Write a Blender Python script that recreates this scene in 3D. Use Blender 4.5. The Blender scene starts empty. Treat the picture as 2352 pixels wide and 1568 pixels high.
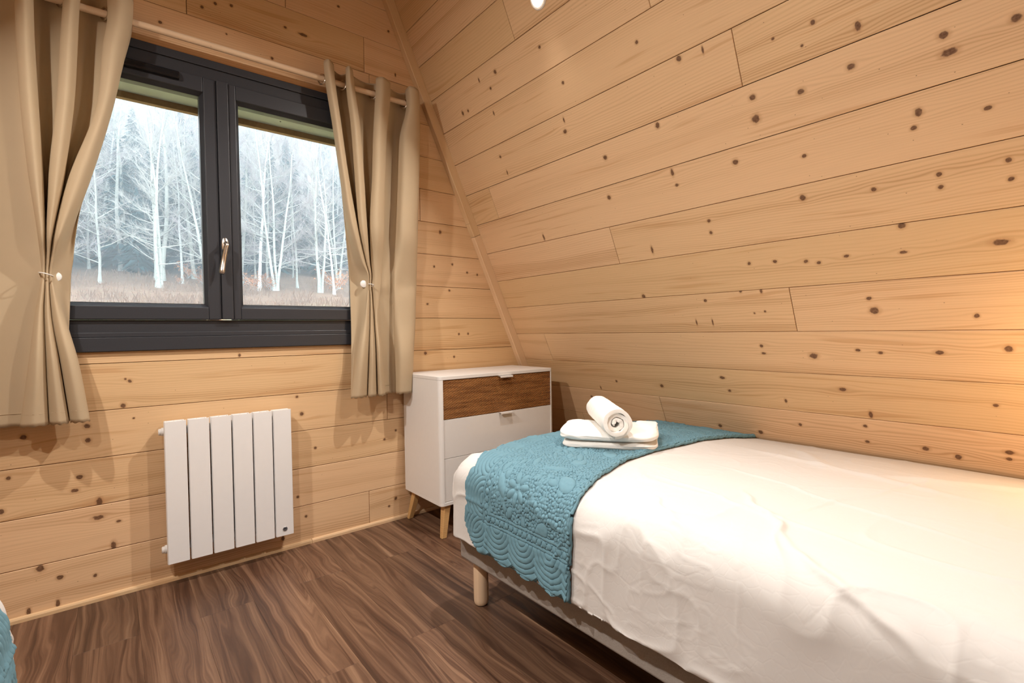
import bpy, math, random
import numpy as np
from mathutils import Matrix, Vector

# ------------------------------------------------------------------ camera, world, lamps, exposure
scene = bpy.context.scene
COL = scene.collection
FPX = 1136.334                                   # focal length in pixels of the 2352 x 1568 frame
CAM = np.array([0.0, -2.5703, 1.05])
AX_R = np.array([0.7764, -0.6300, -0.0155])
AX_F = np.array([0.6297, 0.7766, -0.0211])
AX_R /= np.linalg.norm(AX_R); AX_F /= np.linalg.norm(AX_F)
AX_U = np.cross(AX_R, AX_F); AX_U /= np.linalg.norm(AX_U)
AX_R = np.cross(AX_F, AX_U)
cam_data = bpy.data.cameras.new('camera')
cam_data.sensor_width = 36.0
cam_data.lens = FPX / 2352 * 36
cam_data.clip_start = 0.02; cam_data.clip_end = 500
cam = bpy.data.objects.new('camera', cam_data); COL.objects.link(cam)
m = Matrix.Identity(4)
for i in range(3):
    m[i][0] = AX_R[i]; m[i][1] = AX_U[i]; m[i][2] = -AX_F[i]; m[i][3] = CAM[i]
cam.matrix_world = m
scene.camera = cam

scene.view_settings.view_transform = 'Standard'
scene.view_settings.look = 'None'
scene.view_settings.gamma = 1.0
scene.view_settings.use_curve_mapping = False
scene.view_settings.exposure = 0.10
scene.cycles.adaptive_threshold = 0.04; scene.cycles.use_light_tree = False
scene.cycles.max_bounces = 6; scene.cycles.diffuse_bounces = 4; scene.cycles.glossy_bounces = 3; scene.cycles.volume_bounces = 0

world = bpy.data.worlds.new('overcast_sky'); scene.world = world
world.use_nodes = True
wn = world.node_tree.nodes['Background']
wn.inputs['Color'].default_value = (0.80, 0.91, 1.0, 1)
wn.inputs['Strength'].default_value = 7.0

LAMP_COLOR = (1.0, 0.945, 0.885)
LAMP_POWER = 23.0
TAN = 0.45438; THETA = 0.426494; XS = 2.5648      # slanted wall: x = XS - z * TAN
RIDGE = 0.418
SPOTS = []                                        # recessed spots in two rows, one on each slope
for sy in (-1.0, -2.06):
    for side in (1, -1):
        z = 2.462
        x = XS - TAN * z
        SPOTS.append((x if side > 0 else 2 * RIDGE - x, sy, z, side))
def spot_axis(side):                              # out of the slope, into the room
    return Vector((-math.cos(THETA) * side, 0, -math.sin(THETA)))
for (x, y, z, side) in SPOTS:
    d = bpy.data.lights.new('spot_light', 'AREA'); d.shape = 'DISK'; d.size = 0.05
    d.energy = LAMP_POWER; d.color = LAMP_COLOR; d.spread = math.radians(132)
    ax = spot_axis(side)
    aim = Vector((-0.58 * side, 0, -0.815))          # the gimbal is tipped down into the room
    o = bpy.data.objects.new('spot_light', d); COL.objects.link(o)
    o.location = Vector((x, y, z)) + ax * 0.016
    o.rotation_euler = aim.to_track_quat('-Z', 'Y').to_euler()
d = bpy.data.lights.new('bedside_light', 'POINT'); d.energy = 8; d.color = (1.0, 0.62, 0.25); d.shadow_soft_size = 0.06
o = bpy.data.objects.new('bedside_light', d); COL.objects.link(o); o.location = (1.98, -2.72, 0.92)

# ------------------------------------------------------------------ pixel helpers (the photograph's survey)
def ray(px, py):
    return AX_F * FPX + AX_R * (px - 1176) + AX_U * (784 - py)
def on_y(px, py, y):
    v = ray(px, py); return CAM + v * ((y - CAM[1]) / v[1])
def on_z(px, py, z):
    v = ray(px, py); return CAM + v * ((z - CAM[2]) / v[2])
def on_slope(px, py):
    n = np.array([math.cos(THETA), 0, math.sin(THETA)])
    v = ray(px, py); t = (XS * n[0] - CAM @ n) / (v @ n); return CAM + v * t
def x_at(px, z, y):
    """x of the point at height z in the plane y that lies in picture column px"""
    a, b = -5.0, 5.0
    for _ in range(50):
        c = (a + b) / 2; d_ = np.array([c, y, z]) - CAM
        if 1176 + FPX * (d_ @ AX_R) / (d_ @ AX_F) < px: a = c
        else: b = c
    return a

# ------------------------------------------------------------------ object helpers
def link(o):
    COL.objects.link(o); return o
def mesh_obj(name, verts, faces, mat, parent=None, smooth=False, uv=None):
    me = bpy.data.meshes.new(name)
    me.from_pydata([tuple(map(float, v)) for v in verts], [], [tuple(int(i) for i in f) for f in faces])
    me.update()
    if smooth:
        me.polygons.foreach_set('use_smooth', [True] * len(me.polygons))
    if mat: me.materials.append(mat)
    o = bpy.data.objects.new(name, me); link(o)
    if parent: o.parent = parent
    if uv is not None:
        l = me.uv_layers.new(name='UVMap')
        idx = np.empty(len(me.loops), dtype=np.int32); me.loops.foreach_get('vertex_index', idx)
        l.data.foreach_set('uv', np.asarray(uv, dtype=np.float32)[idx].ravel())
    return o
def grid_mesh(P, uv=None):
    """P: (n, m, 3) -> verts, faces"""
    n, mm = P.shape[:2]
    idx = np.arange(n * mm).reshape(n, mm)
    f = np.stack([idx[:-1, :-1], idx[1:, :-1], idx[1:, 1:], idx[:-1, 1:]], -1).reshape(-1, 4)
    return P.reshape(-1, 3), f
def fast_grid(name, P, mat, parent=None, uv=None, flip=False, closed=False):
    v, f = grid_mesh(P)
    if closed:
        n, mm = P.shape[:2]
        idx = np.arange(n * mm).reshape(n, mm)
        g = np.stack([idx[:-1, -1], idx[1:, -1], idx[1:, 0], idx[:-1, 0]], -1).reshape(-1, 4)
        f = np.concatenate([f, g])
    if flip: f = f[:, ::-1]
    me = bpy.data.meshes.new(name)
    me.vertices.add(len(v)); me.vertices.foreach_set('co', np.ascontiguousarray(v, dtype=np.float32).ravel())
    me.loops.add(len(f) * 4); me.loops.foreach_set('vertex_index', np.ascontiguousarray(f, dtype=np.int32).ravel())
    me.polygons.add(len(f))
    me.polygons.foreach_set('loop_start', np.arange(0, len(f) * 4, 4, dtype=np.int32))
    me.polygons.foreach_set('loop_total', np.full(len(f), 4, dtype=np.int32))
    me.polygons.foreach_set('use_smooth', np.ones(len(f), dtype=bool))
    me.update(calc_edges=True); me.validate()
    if mat: me.materials.append(mat)
    if uv is not None:
        l = me.uv_layers.new(name='UVMap')
        l.data.foreach_set('uv', np.asarray(uv, dtype=np.float32).reshape(-1, 2)[f.ravel()].ravel())
    o = bpy.data.objects.new(name, me); link(o)
    if parent: o.parent = parent
    return o
def tag(o, label=None, cat=None, group=None, kind=None):
    if label: o['label'] = label
    if cat: o['category'] = cat
    if group: o['group'] = group
    if kind: o['kind'] = kind
    return o
def empty(name, loc=(0, 0, 0)):
    o = bpy.data.objects.new(name, None); o.location = loc; o.empty_display_size = .05
    return link(o)
def keep(o, parent):
    """parent without moving"""
    o.parent = parent
    o.matrix_parent_inverse = Matrix.Translation(parent.location).inverted() if parent.location.length else Matrix.Identity(4)
    return o
def box_geo(x0, x1, y0, y1, z0, z1):
    v = [(x, y, z) for x in (x0, x1) for y in (y0, y1) for z in (z0, z1)]
    f = [(0, 1, 3, 2), (4, 6, 7, 5), (0, 4, 5, 1), (2, 3, 7, 6), (0, 2, 6, 4), (1, 5, 7, 3)]
    return v, f
def box(name, x0, x1, y0, y1, z0, z1, mat, parent=None, bevel=0.0, seg=2):
    v, f = box_geo(min(x0, x1), max(x0, x1), min(y0, y1), max(y0, y1), min(z0, z1), max(z0, z1))
    o = mesh_obj(name, v, f, mat)
    if bevel:
        md = o.modifiers.new('bevel', 'BEVEL'); md.width = bevel; md.segments = seg; md.limit_method = 'ANGLE'
        o.data.polygons.foreach_set('use_smooth', [True] * 6)
        wn_ = o.modifiers.new('wn', 'WEIGHTED_NORMAL'); wn_.keep_sharp = True
    if parent: keep(o, parent)
    return o
class Acc:
    """collects several solids into one mesh"""
    def __init__(s): s.v = []; s.f = []
    def add(s, v, f):
        n = len(s.v); s.v += [tuple(p) for p in v]; s.f += [tuple(i + n for i in q) for q in f]
    def box(s, *a): s.add(*box_geo(*a))
    def tube(s, pts, rad, n=8, caps=True):
        pts = [np.array(p, float) for p in pts]; rings = []
        for i, p in enumerate(pts):
            t = pts[min(i + 1, len(pts) - 1)] - pts[max(i - 1, 0)]; t = t / (np.linalg.norm(t) + 1e-9)
            a = np.cross(t, (0, 0, 1) if abs(t[2]) < .9 else (1, 0, 0)); a /= np.linalg.norm(a); b = np.cross(t, a)
            r = rad[i] if hasattr(rad, '__len__') else rad
            rings.append([p + (a * math.cos(2 * math.pi * k / n) + b * math.sin(2 * math.pi * k / n)) * r for k in range(n)])
        v = [q for R_ in rings for q in R_]
        f = [(i * n + k, i * n + (k + 1) % n, (i + 1) * n + (k + 1) % n, (i + 1) * n + k) for i in range(len(pts) - 1) for k in range(n)]
        if caps:
            f += [tuple(range(n))[::-1], tuple(range((len(pts) - 1) * n, len(pts) * n))]
        s.add(v, f)
    def build(s, name, mat, parent=None, smooth=False):
        o = mesh_obj(name, s.v, s.f, mat, None, smooth)
        if parent: keep(o, parent)
        return o
def lathe(name, prof, mat, loc=(0, 0, 0), n=24, rot=None, parent=None):
    """prof: (r, h) list turned round z, closed at both ends"""
    v = []; f = []
    for r, h in prof:
        v += [(r * math.cos(2 * math.pi * k / n), r * math.sin(2 * math.pi * k / n), h) for k in range(n)]
    for i in range(len(prof) - 1):
        f += [(i * n + k, i * n + (k + 1) % n, (i + 1) * n + (k + 1) % n, (i + 1) * n + k) for k in range(n)]
    f += [tuple(range(n))[::-1], tuple(range((len(prof) - 1) * n, len(prof) * n))]
    M = Matrix.Translation(loc) @ (rot.to_4x4() if rot else Matrix.Identity(4))
    v = [M @ Vector(p) for p in v]
    o = mesh_obj(name, v, f, mat, None, True)
    o.data.set_sharp_from_angle(angle=math.radians(40))
    if parent: keep(o, parent)
    return o

# ------------------------------------------------------------------ materials
class NT:
    def __init__(s, name):
        s.m = bpy.data.materials.new(name); s.m.use_nodes = True
        s.t = s.m.node_tree; s.b = s.t.nodes['Principled BSDF']
    def n(s, kind, **kw):
        nd = s.t.nodes.new(kind)
        for k, v in kw.items(): setattr(nd, k, v)
        return nd
    def l(s, a, b): s.t.links.new(a, b)
    def put(s, v, sock):
        if isinstance(v, (int, float)): sock.default_value = v
        elif isinstance(v, (tuple, list)):
            sock.default_value = v if len(v) == len(sock.default_value) else tuple(v) + (1,)
        else: s.l(v, sock)
    def math(s, op, a, b=None, c=None, clamp=False):
        nd = s.n('ShaderNodeMath', operation=op, use_clamp=clamp)
        for i, v in enumerate((a, b, c)):
            if v is not None: s.put(v, nd.inputs[i])
        return nd.outputs[0]
    def vec(s, op, a, b=None, out=0):
        nd = s.n('ShaderNodeVectorMath', operation=op)
        s.put(a, nd.inputs[0])
        if b is not None: s.put(b, nd.inputs[1])
        return nd.outputs[out]
    def xyz(s, x, y, z):
        nd = s.n('ShaderNodeCombineXYZ')
        for i, v in enumerate((x, y, z)): s.put(v, nd.inputs[i])
        return nd.outputs[0]
    def noise(s, v, scale=1.0, detail=2.0, rough=0.5, dist=0.0, color=False):
        nd = s.n('ShaderNodeTexNoise'); s.put(v, nd.inputs['Vector'])
        nd.inputs['Scale'].default_value = scale; nd.inputs['Detail'].default_value = detail
        nd.inputs['Roughness'].default_value = rough; nd.inputs['Distortion'].default_value = dist
        return nd.outputs[1 if color else 0]
    def mix(s, f, a, b, blend='MIX'):
        nd = s.n('ShaderNodeMix', data_type='RGBA', blend_type=blend)
        s.put(f, nd.inputs[0]); s.put(a, nd.inputs[6]); s.put(b, nd.inputs[7]); return nd.outputs[2]
    def ramp(s, v, a, b, lo=0.0, hi=1.0):
        nd = s.n('ShaderNodeMapRange', interpolation_type='SMOOTHSTEP')
        s.put(v, nd.inputs[0])
        for i, q in enumerate((a, b, lo, hi)): nd.inputs[i + 1].default_value = q
        return nd.outputs[0]
    def bump(s, h, strength=0.3, dist=0.002):
        nd = s.n('ShaderNodeBump'); nd.inputs['Strength'].default_value = strength
        nd.inputs['Distance'].default_value = dist; s.l(h, nd.inputs['Height'])
        s.l(nd.outputs[0], s.b.inputs['Normal'])
    def set(s, color=None, rough=None, metal=None, spec=None):
        if color is not None: s.put(color, s.b.inputs['Base Color'])
        if rough is not None: s.put(rough, s.b.inputs['Roughness'])
        if metal is not None: s.put(metal, s.b.inputs['Metallic'])
        if spec is not None: s.put(spec, s.b.inputs['Specular IOR Level'])
        return s.m
def plain(name, color, rough=0.6, metal=0.0, noise=0.06, scale=40.0, bump=0.0, bscale=400.0, spec=0.5):
    t = NT(name); co = t.n('ShaderNodeTexCoord').outputs['Object']
    nz = t.noise(co, scale, 3)
    dark = tuple(c * (1 - noise) for c in color[:3]); light = tuple(min(1, c * (1 + noise)) for c in color[:3])
    if bump: t.bump(t.noise(co, bscale, 2), bump, 0.002)
    return t.set(t.mix(nz, dark, light), rough, metal, spec)

NK = 9
def pine(name, light=(0.75, 0.505, 0.290), late=(0.50, 0.285, 0.135), knot=(0.115, 0.050, 0.024), knots=True, rough=0.55):
    """planed pine: x along the board, y across it; knots come from the board's own properties knot_0 .. knot_8"""
    t = NT(name)
    co = t.n('ShaderNodeTexCoord').outputs['Object']
    rnd = t.n('ShaderNodeObjectInfo').outputs['Random']
    sep = t.n('ShaderNodeSeparateXYZ'); t.l(co, sep.inputs[0]); x, y = sep.outputs[0], sep.outputs[1]
    off = t.math('MULTIPLY', rnd, 37.0)
    warp = y; core = None; halo = None; late_k = None
    if knots:
        wobk = t.math('MULTIPLY', t.math('SUBTRACT', t.noise(co, 75.0, 2.0), .5), .9)
        for i in range(NK):
            at = t.n('ShaderNodeAttribute', attribute_type='OBJECT', attribute_name='knot_%d' % i)
            s2 = t.n('ShaderNodeSeparateXYZ'); t.l(at.outputs['Vector'], s2.inputs[0])
            dx = t.math('SUBTRACT', x, s2.outputs[0]); dy = t.math('SUBTRACT', y, s2.outputs[1])
            asp = at.outputs['Alpha']
            ln = t.vec('LENGTH', t.xyz(t.math('MULTIPLY', dx, asp), t.math('DIVIDE', dy, asp), 0.0), out=1)
            dd = t.math('ADD', t.math('DIVIDE', ln, s2.outputs[2]), wobk)
            c = t.ramp(dd, 1.12, 0.72); h = t.ramp(dd, 2.1, 0.8)
            core = c if core is None else t.math('MAXIMUM', core, c)
            halo = h if halo is None else t.math('MAXIMUM', halo, h)
            lx = t.math('MULTIPLY', dx, 0.42)
            q = t.math('DIVIDE', t.vec('LENGTH', t.xyz(lx, dy, 0.0), out=1), t.math('MULTIPLY', s2.outputs[2], 2.3))
            g = t.math('EXPONENT', t.math('MULTIPLY', t.math('MULTIPLY', q, q), -1.0))
            warp = t.math('SUBTRACT', warp, t.math('MULTIPLY', t.math('MULTIPLY', dy, g), 0.8))
    big = t.noise(t.xyz(t.math('ADD', t.math('MULTIPLY', x, 0.55), off), t.math('MULTIPLY', y, 4.0), off), 1.0, 2.0)
    v = t.math('ADD', warp, t.math('MULTIPLY', t.math('SUBTRACT', big, 0.5), 0.16))
    wob = t.noise(t.xyz(t.math('MULTIPLY', x, 3.0), t.math('MULTIPLY', v, 30.0), off), 1.0, 2.0)
    dens = t.noise(t.xyz(t.math('MULTIPLY', v, 14.0), off, 0.0), 1.0, 1.0)
    ph = t.math('ADD', t.math('MULTIPLY', v, 600.0), t.math('MULTIPLY', wob, 8.0))
    ring = t.math('ADD', t.math('MULTIPLY', t.math('SINE', ph), 0.5), 0.5)
    ring = t.math('POWER', ring, 2.2)
    fibre = t.noise(t.xyz(t.math('MULTIPLY', x, 9.0), t.math('MULTIPLY', y, 420.0), off), 1.0, 3.0)
    zone = t.ramp(dens, 0.42, 0.72)
    ring = t.math('MULTIPLY', ring, t.ramp(big, .32, .62, .35, 1.15))
    amt = t.math('MULTIPLY', ring, t.math('ADD', t.math('MULTIPLY', zone, 0.55), 0.20))
    col = t.mix(t.ramp(dens, 0.5, 0.8, 0.0, 0.35), light, late)
    col = t.mix(amt, col, late)
    streak = t.ramp(t.noise(t.xyz(t.math('ADD', t.math('MULTIPLY', x, 1.6), off), t.math('MULTIPLY', v, 42.0), off), 1.0, 2.0, .55), .60, .70)
    col = t.mix(t.math('MULTIPLY', streak, .42), col, (late[0] * 1.02, late[1] * .90, late[2] * .80))
    tone = t.math('ADD', t.math('MULTIPLY', rnd, 0.11), 0.94)
    fl = t.math('ADD', t.math('MULTIPLY', fibre, 0.16), 0.92)
    col = t.mix(1.0, col, t.xyz(t.math('MULTIPLY', tone, fl), t.math('MULTIPLY', tone, fl), t.math('MULTIPLY', t.math('MULTIPLY', tone, tone), fl)), 'MULTIPLY')
    # pin knots
    vo = t.n('ShaderNodeTexVoronoi'); t.l(t.xyz(t.math('ADD', t.math('MULTIPLY', x, 5.0), off), t.math('MULTIPLY', y, 8.0), off), vo.inputs['Vector'])
    vs = t.n('ShaderNodeSeparateColor'); t.l(vo.outputs['Color'], vs.inputs[0])
    pin = t.math('MULTIPLY', t.ramp(vo.outputs['Distance'], 0.060, 0.026), t.math('GREATER_THAN', vs.outputs[0], 0.5))
    col = t.mix(t.math('MULTIPLY', pin, 0.75), col, knot)
    if knots:
        kc = t.noise(t.vec('SCALE', co), 160.0, 2.0)
        col = t.mix(t.math('MULTIPLY', halo, 0.42), col, (late[0] * .8, late[1] * .66, late[2] * .55))
        col = t.mix(t.math('MULTIPLY', core, t.math('ADD', t.math('MULTIPLY', kc, 0.5), 0.62)), col, knot)
    t.bump(fibre, 0.10, 0.0006)
    return t.set(col, rough, spec=0.35)
# scale default of VectorMath SCALE is 1
M_PINE = pine('pine_board')
M_PINE_TRIM = pine('pine_trim', light=(0.72, 0.50, 0.29), late=(0.60, 0.37, 0.19), knots=False)
M_OAK = pine('oak_leg_wood', light=(0.60, 0.36, 0.15), late=(0.47, 0.26, 0.10), knots=False, rough=0.45)
M_BEECH = pine('beech_leg_wood', light=(0.74, 0.55, 0.36), late=(0.64, 0.44, 0.26), knots=False, rough=0.45)
M_GAP = plain('dark_joint', (0.10, 0.05, 0.025), 0.9)

def walnut(name):
    t = NT(name)
    co = t.n('ShaderNodeTexCoord').outputs['Object']
    rnd = t.n('ShaderNodeObjectInfo').outputs['Random']
    sep = t.n('ShaderNodeSeparateXYZ'); t.l(co, sep.inputs[0]); x, y = sep.outputs[0], sep.outputs[1]
    off = t.math('MULTIPLY', rnd, 53.0)
    a = t.noise(t.xyz(t.math('ADD', t.math('MULTIPLY', x, 1.3), off), t.math('MULTIPLY', y, 7.0), off), 1.0, 2.0, 0.5, 0.6)
    v = t.math('ADD', y, t.math('MULTIPLY', t.math('SUBTRACT', a, 0.5), 0.13))
    b = t.noise(t.xyz(t.math('ADD', t.math('MULTIPLY', x, 0.9), off), t.math('MULTIPLY', v, 34.0), off), 1.0, 3.0, 0.62)
    c = t.noise(t.xyz(t.math('MULTIPLY', x, 2.5), t.math('MULTIPLY', v, 190.0), off), 1.0, 3.0, 0.6)
    e = t.noise(t.xyz(t.math('MULTIPLY', x, 40.0), t.math('MULTIPLY', y, 700.0), off), 1.0, 2.0)
    vein = t.math('POWER', t.math('ADD', t.math('MULTIPLY', t.math('SINE', t.math('MULTIPLY', v, 330.0)), 0.5), 0.5), 3.0)
    f = t.math('ADD', t.math('MULTIPLY', b, 0.75), t.math('MULTIPLY', c, 0.25))
    cr = t.n('ShaderNodeValToRGB'); t.l(f, cr.inputs[0])
    el = cr.color_ramp.elements
    el[0].position = 0.30; el[0].color = (0.050, 0.024, 0.015, 1)
    el[1].position = 0.74; el[1].color = (0.44, 0.28, 0.175, 1)
    for p, cc in ((0.42, (0.105, 0.050, 0.029, 1)), (0.52, (0.185, 0.098, 0.058, 1)), (0.62, (0.275, 0.155, 0.092, 1))):
        q = el.new(p); q.color = cc
    col = t.mix(t.math('MULTIPLY', vein, t.ramp(a, 0.35, 0.7, 0.0, 0.5)), cr.outputs[0], (0.07, 0.03, 0.016))
    tone = t.math('ADD', t.math('MULTIPLY', rnd, 0.32), 0.57)
    tone = t.math('MULTIPLY', tone, t.math('ADD', t.math('MULTIPLY', e, 0.3), 0.85))
    col = t.mix(1.0, col, t.xyz(tone, tone, tone), 'MULTIPLY')
    t.bump(c, 0.05, 0.0005)
    return t.set(col, t.math('ADD', t.math('MULTIPLY', c, 0.15), 0.33), spec=0.45)
M_WALNUT = walnut('walnut_laminate')

M_FRAME = plain('anthracite_frame', (0.033, 0.035, 0.042), 0.42, noise=0.15, scale=300, bump=0.06, bscale=900)
M_FRAME_GLOSS = plain('glossy_black_plastic', (0.012, 0.012, 0.013), 0.12)
M_STEEL = plain('brushed_nickel', (0.72, 0.68, 0.62), 0.28, 1.0)
M_CHROME = plain('grommet_steel', (0.62, 0.56, 0.50), 0.2, 1.0)
M_WHITE = plain('white_lacquer', (0.81, 0.79, 0.765), 0.42, noise=0.02)
M_RAD = plain('radiator_enamel', (0.85, 0.85, 0.85), 0.38, noise=0.015)
M_BLACK = plain('black_plastic', (0.02, 0.02, 0.022), 0.5)
M_DISPLAY = plain('grey_badge', (0.10, 0.11, 0.13), 0.25)
M_SILVER = plain('silver_ring', (0.6, 0.6, 0.62), 0.3, 1.0)
M_PLASTIC = plain('white_plastic', (0.85, 0.84, 0.82), 0.35)
M_SOFFIT = plain('painted_reveal', (0.46, 0.47, 0.43), 0.7)
M_CLAD = plain('cladding_edge', (0.30, 0.17, 0.09), 0.8, noise=0.3, scale=60)

def glass(name):
    t = NT(name); t.t.nodes.remove(t.b)
    out = t.t.nodes['Material Output']
    tr = t.n('ShaderNodeBsdfTransparent'); tr.inputs[0].default_value = (0.96, 0.985, 0.98, 1)
    gl = t.n('ShaderNodeBsdfGlossy'); gl.inputs['Roughness'].default_value = 0.004
    fr = t.n('ShaderNodeFresnel'); fr.inputs[0].default_value = 1.5
    mx = t.n('ShaderNodeMixShader'); t.l(fr.outputs[0], mx.inputs[0]); t.l(tr.outputs[0], mx.inputs[1]); t.l(gl.outputs[0], mx.inputs[2])
    t.l(mx.outputs[0], out.inputs[0]); return t.m
M_GLASS = glass('window_glass')

def cloth(name, color, weave=900.0, bump=0.15, rough=0.9, noise=0.05, sheen=0.2, trans=0.0):
    t = NT(name); co = t.n('ShaderNodeTexCoord').outputs['Object']
    a = t.noise(co, weave, 2); b = t.noise(co, 18, 3)
    col = t.mix(t.math('MULTIPLY', t.math('ADD', a, b), 0.5), tuple(c * (1 - noise) for c in color), tuple(min(1, c * (1 + noise)) for c in color))
    t.bump(a, bump, 0.001)
    mt = t.set(col, rough, spec=0.2)
    if trans:
        out = t.t.nodes['Material Output']; tl = t.n('ShaderNodeBsdfTranslucent'); t.l(col, tl.inputs[0])
        mx = t.n('ShaderNodeMixShader'); mx.inputs[0].default_value = trans
        t.l(t.b.outputs[0], mx.inputs[1]); t.l(tl.outputs[0], mx.inputs[2]); t.l(mx.outputs[0], out.inputs[0])
    return mt
M_CURTAIN = cloth('beige_curtain_cloth', (0.60, 0.47, 0.31), 1100, 0.1, 0.75, 0.06, 0.3, 0.16)
def cotton(name, color):
    """fine crumpled cotton: sharp little creases over the modelled ones"""
    t = NT(name); co = t.n('ShaderNodeTexCoord').outputs['Object']
    w = t.vec('ADD', co, t.vec('MULTIPLY', t.noise(co, 7.0, 2, color=True), (.10, .10, .10)))
    vo = t.n('ShaderNodeTexVoronoi', feature='DISTANCE_TO_EDGE'); t.l(w, vo.inputs['Vector']); vo.inputs['Scale'].default_value = 15
    v2 = t.n('ShaderNodeTexVoronoi', feature='DISTANCE_TO_EDGE'); t.l(w, v2.inputs['Vector']); v2.inputs['Scale'].default_value = 38
    msk = t.ramp(t.noise(co, 4.0, 2), .42, .62)
    h = t.math('ADD', t.math('MULTIPLY', t.math('MULTIPLY', t.ramp(vo.outputs['Distance'], .0, .10), msk), 1.0), t.math('MULTIPLY', t.ramp(v2.outputs['Distance'], 0., .12), .25))
    t.bump(t.math('ADD', h, t.math('MULTIPLY', t.noise(co, 60, 3), .25)),   .10, .004)
    return t.set(color, .85, spec=.2)
M_DUVET = cotton('white_cotton', (0.635, 0.61, 0.585))
M_TOWEL = cloth('white_terry', (0.88, 0.86, 0.82), 420, 0.75, 0.95, 0.03, 0.5)
M_QUILT = cloth('blue_quilted_cotton', (0.140, 0.268, 0.328), 800, 0.12, 0.85, 0.10, 0.25)
M_BINDING = cloth('blue_binding', (0.16, 0.31, 0.385), 800, 0.12, 0.85, 0.06, 0.25)
M_BASE = cloth('grey_upholstery', (0.30, 0.265, 0.235), 260, 0.5, 0.95, 0.30, 0.3)

# ------------------------------------------------------------------ planked surfaces
def plank(poly, frame, depth, mat, parent, knots=(), gap=0.0011, cham=0.0016, mid=None):
    """one board: poly = convex (u, v) outline, frame = (origin, U, V, N) with N out of the wall"""
    O, U, V, N = frame
    poly = np.array(poly, float)
    c = poly.mean(0) if mid is None else np.array(mid)
    area = 0.5 * np.sum(poly[:, 0] * np.roll(poly[:, 1], -1) - np.roll(poly[:, 0], -1) * poly[:, 1])
    if area < 0: poly = poly[::-1]
    def inset(p, d):
        n = len(p); out = []
        for i in range(n):
            a, b, e = p[i - 1], p[i], p[(i + 1) % n]
            d1 = (b - a) / np.linalg.norm(b - a); d2 = (e - b) / np.linalg.norm(e - b)
            n1 = np.array([-d1[1], d1[0]]); n2 = np.array([-d2[1], d2[0]])
            k = n1 + n2; k = k / max(1e-6, (k @ n1)); out.append(b + k * d)
        return np.array(out)
    r0 = inset(poly, gap) - c; r1 = inset(poly, gap + cham) - c
    n = len(poly)
    v = [(p[0], p[1], -depth) for p in r0] + [(p[0], p[1], -cham) for p in r0] + [(p[0], p[1], 0) for p in r1]
    f = [tuple(range(2 * n, 3 * n))]
    for k in (0, n):
        f += [(k + i, k + (i + 1) % n, k + n + (i + 1) % n, k + n + i) for i in range(n)]
    o = mesh_obj('plank', v, f, mat)
    M = Matrix.Identity(4); P = O + U * c[0] + V * c[1]
    for i in range(3): M[i][0] = U[i]; M[i][1] = V[i]; M[i][2] = N[i]; M[i][3] = P[i]
    o.matrix_world = M
    o.parent = parent
    ks = [k for k in knots if poly[:, 0].min() < k[0] < poly[:, 0].max() and poly[:, 1].min() - .004 < k[1] < poly[:, 1].max() + .004]
    ks = sorted(ks, key=lambda k: -k[2])[:NK]
    for i in range(NK):
        if i < len(ks):
            k = ks[i]; o['knot_%d' % i] = [float(k[0] - c[0]), float(k[1] - c[1]), float(k[2]), float(k[3])]
        else:
            o['knot_%d' % i] = [50.0, 50.0, 0.01, 1.0]
    return o
def clip(poly, a, b, c):
    """keep a*u + b*v <= c"""
    out = []
    for i in range(len(poly)):
        p, q = poly[i], poly[(i + 1) % len(poly)]
        dp, dq = a * p[0] + b * p[1] - c, a * q[0] + b * q[1] - c
        if dp <= 0: out.append(p)
        if dp * dq < 0:
            s = dp / (dp - dq); out.append((p[0] + (q[0] - p[0]) * s, p[1] + (q[1] - p[1]) * s))
    return out

rnd = random.Random(5)
TOP = 3.10; Y_BACK = -3.65
WIN = (-0.29, 1.12, 0.993, 2.273)                # window opening x0 x1 z0 z1
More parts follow.
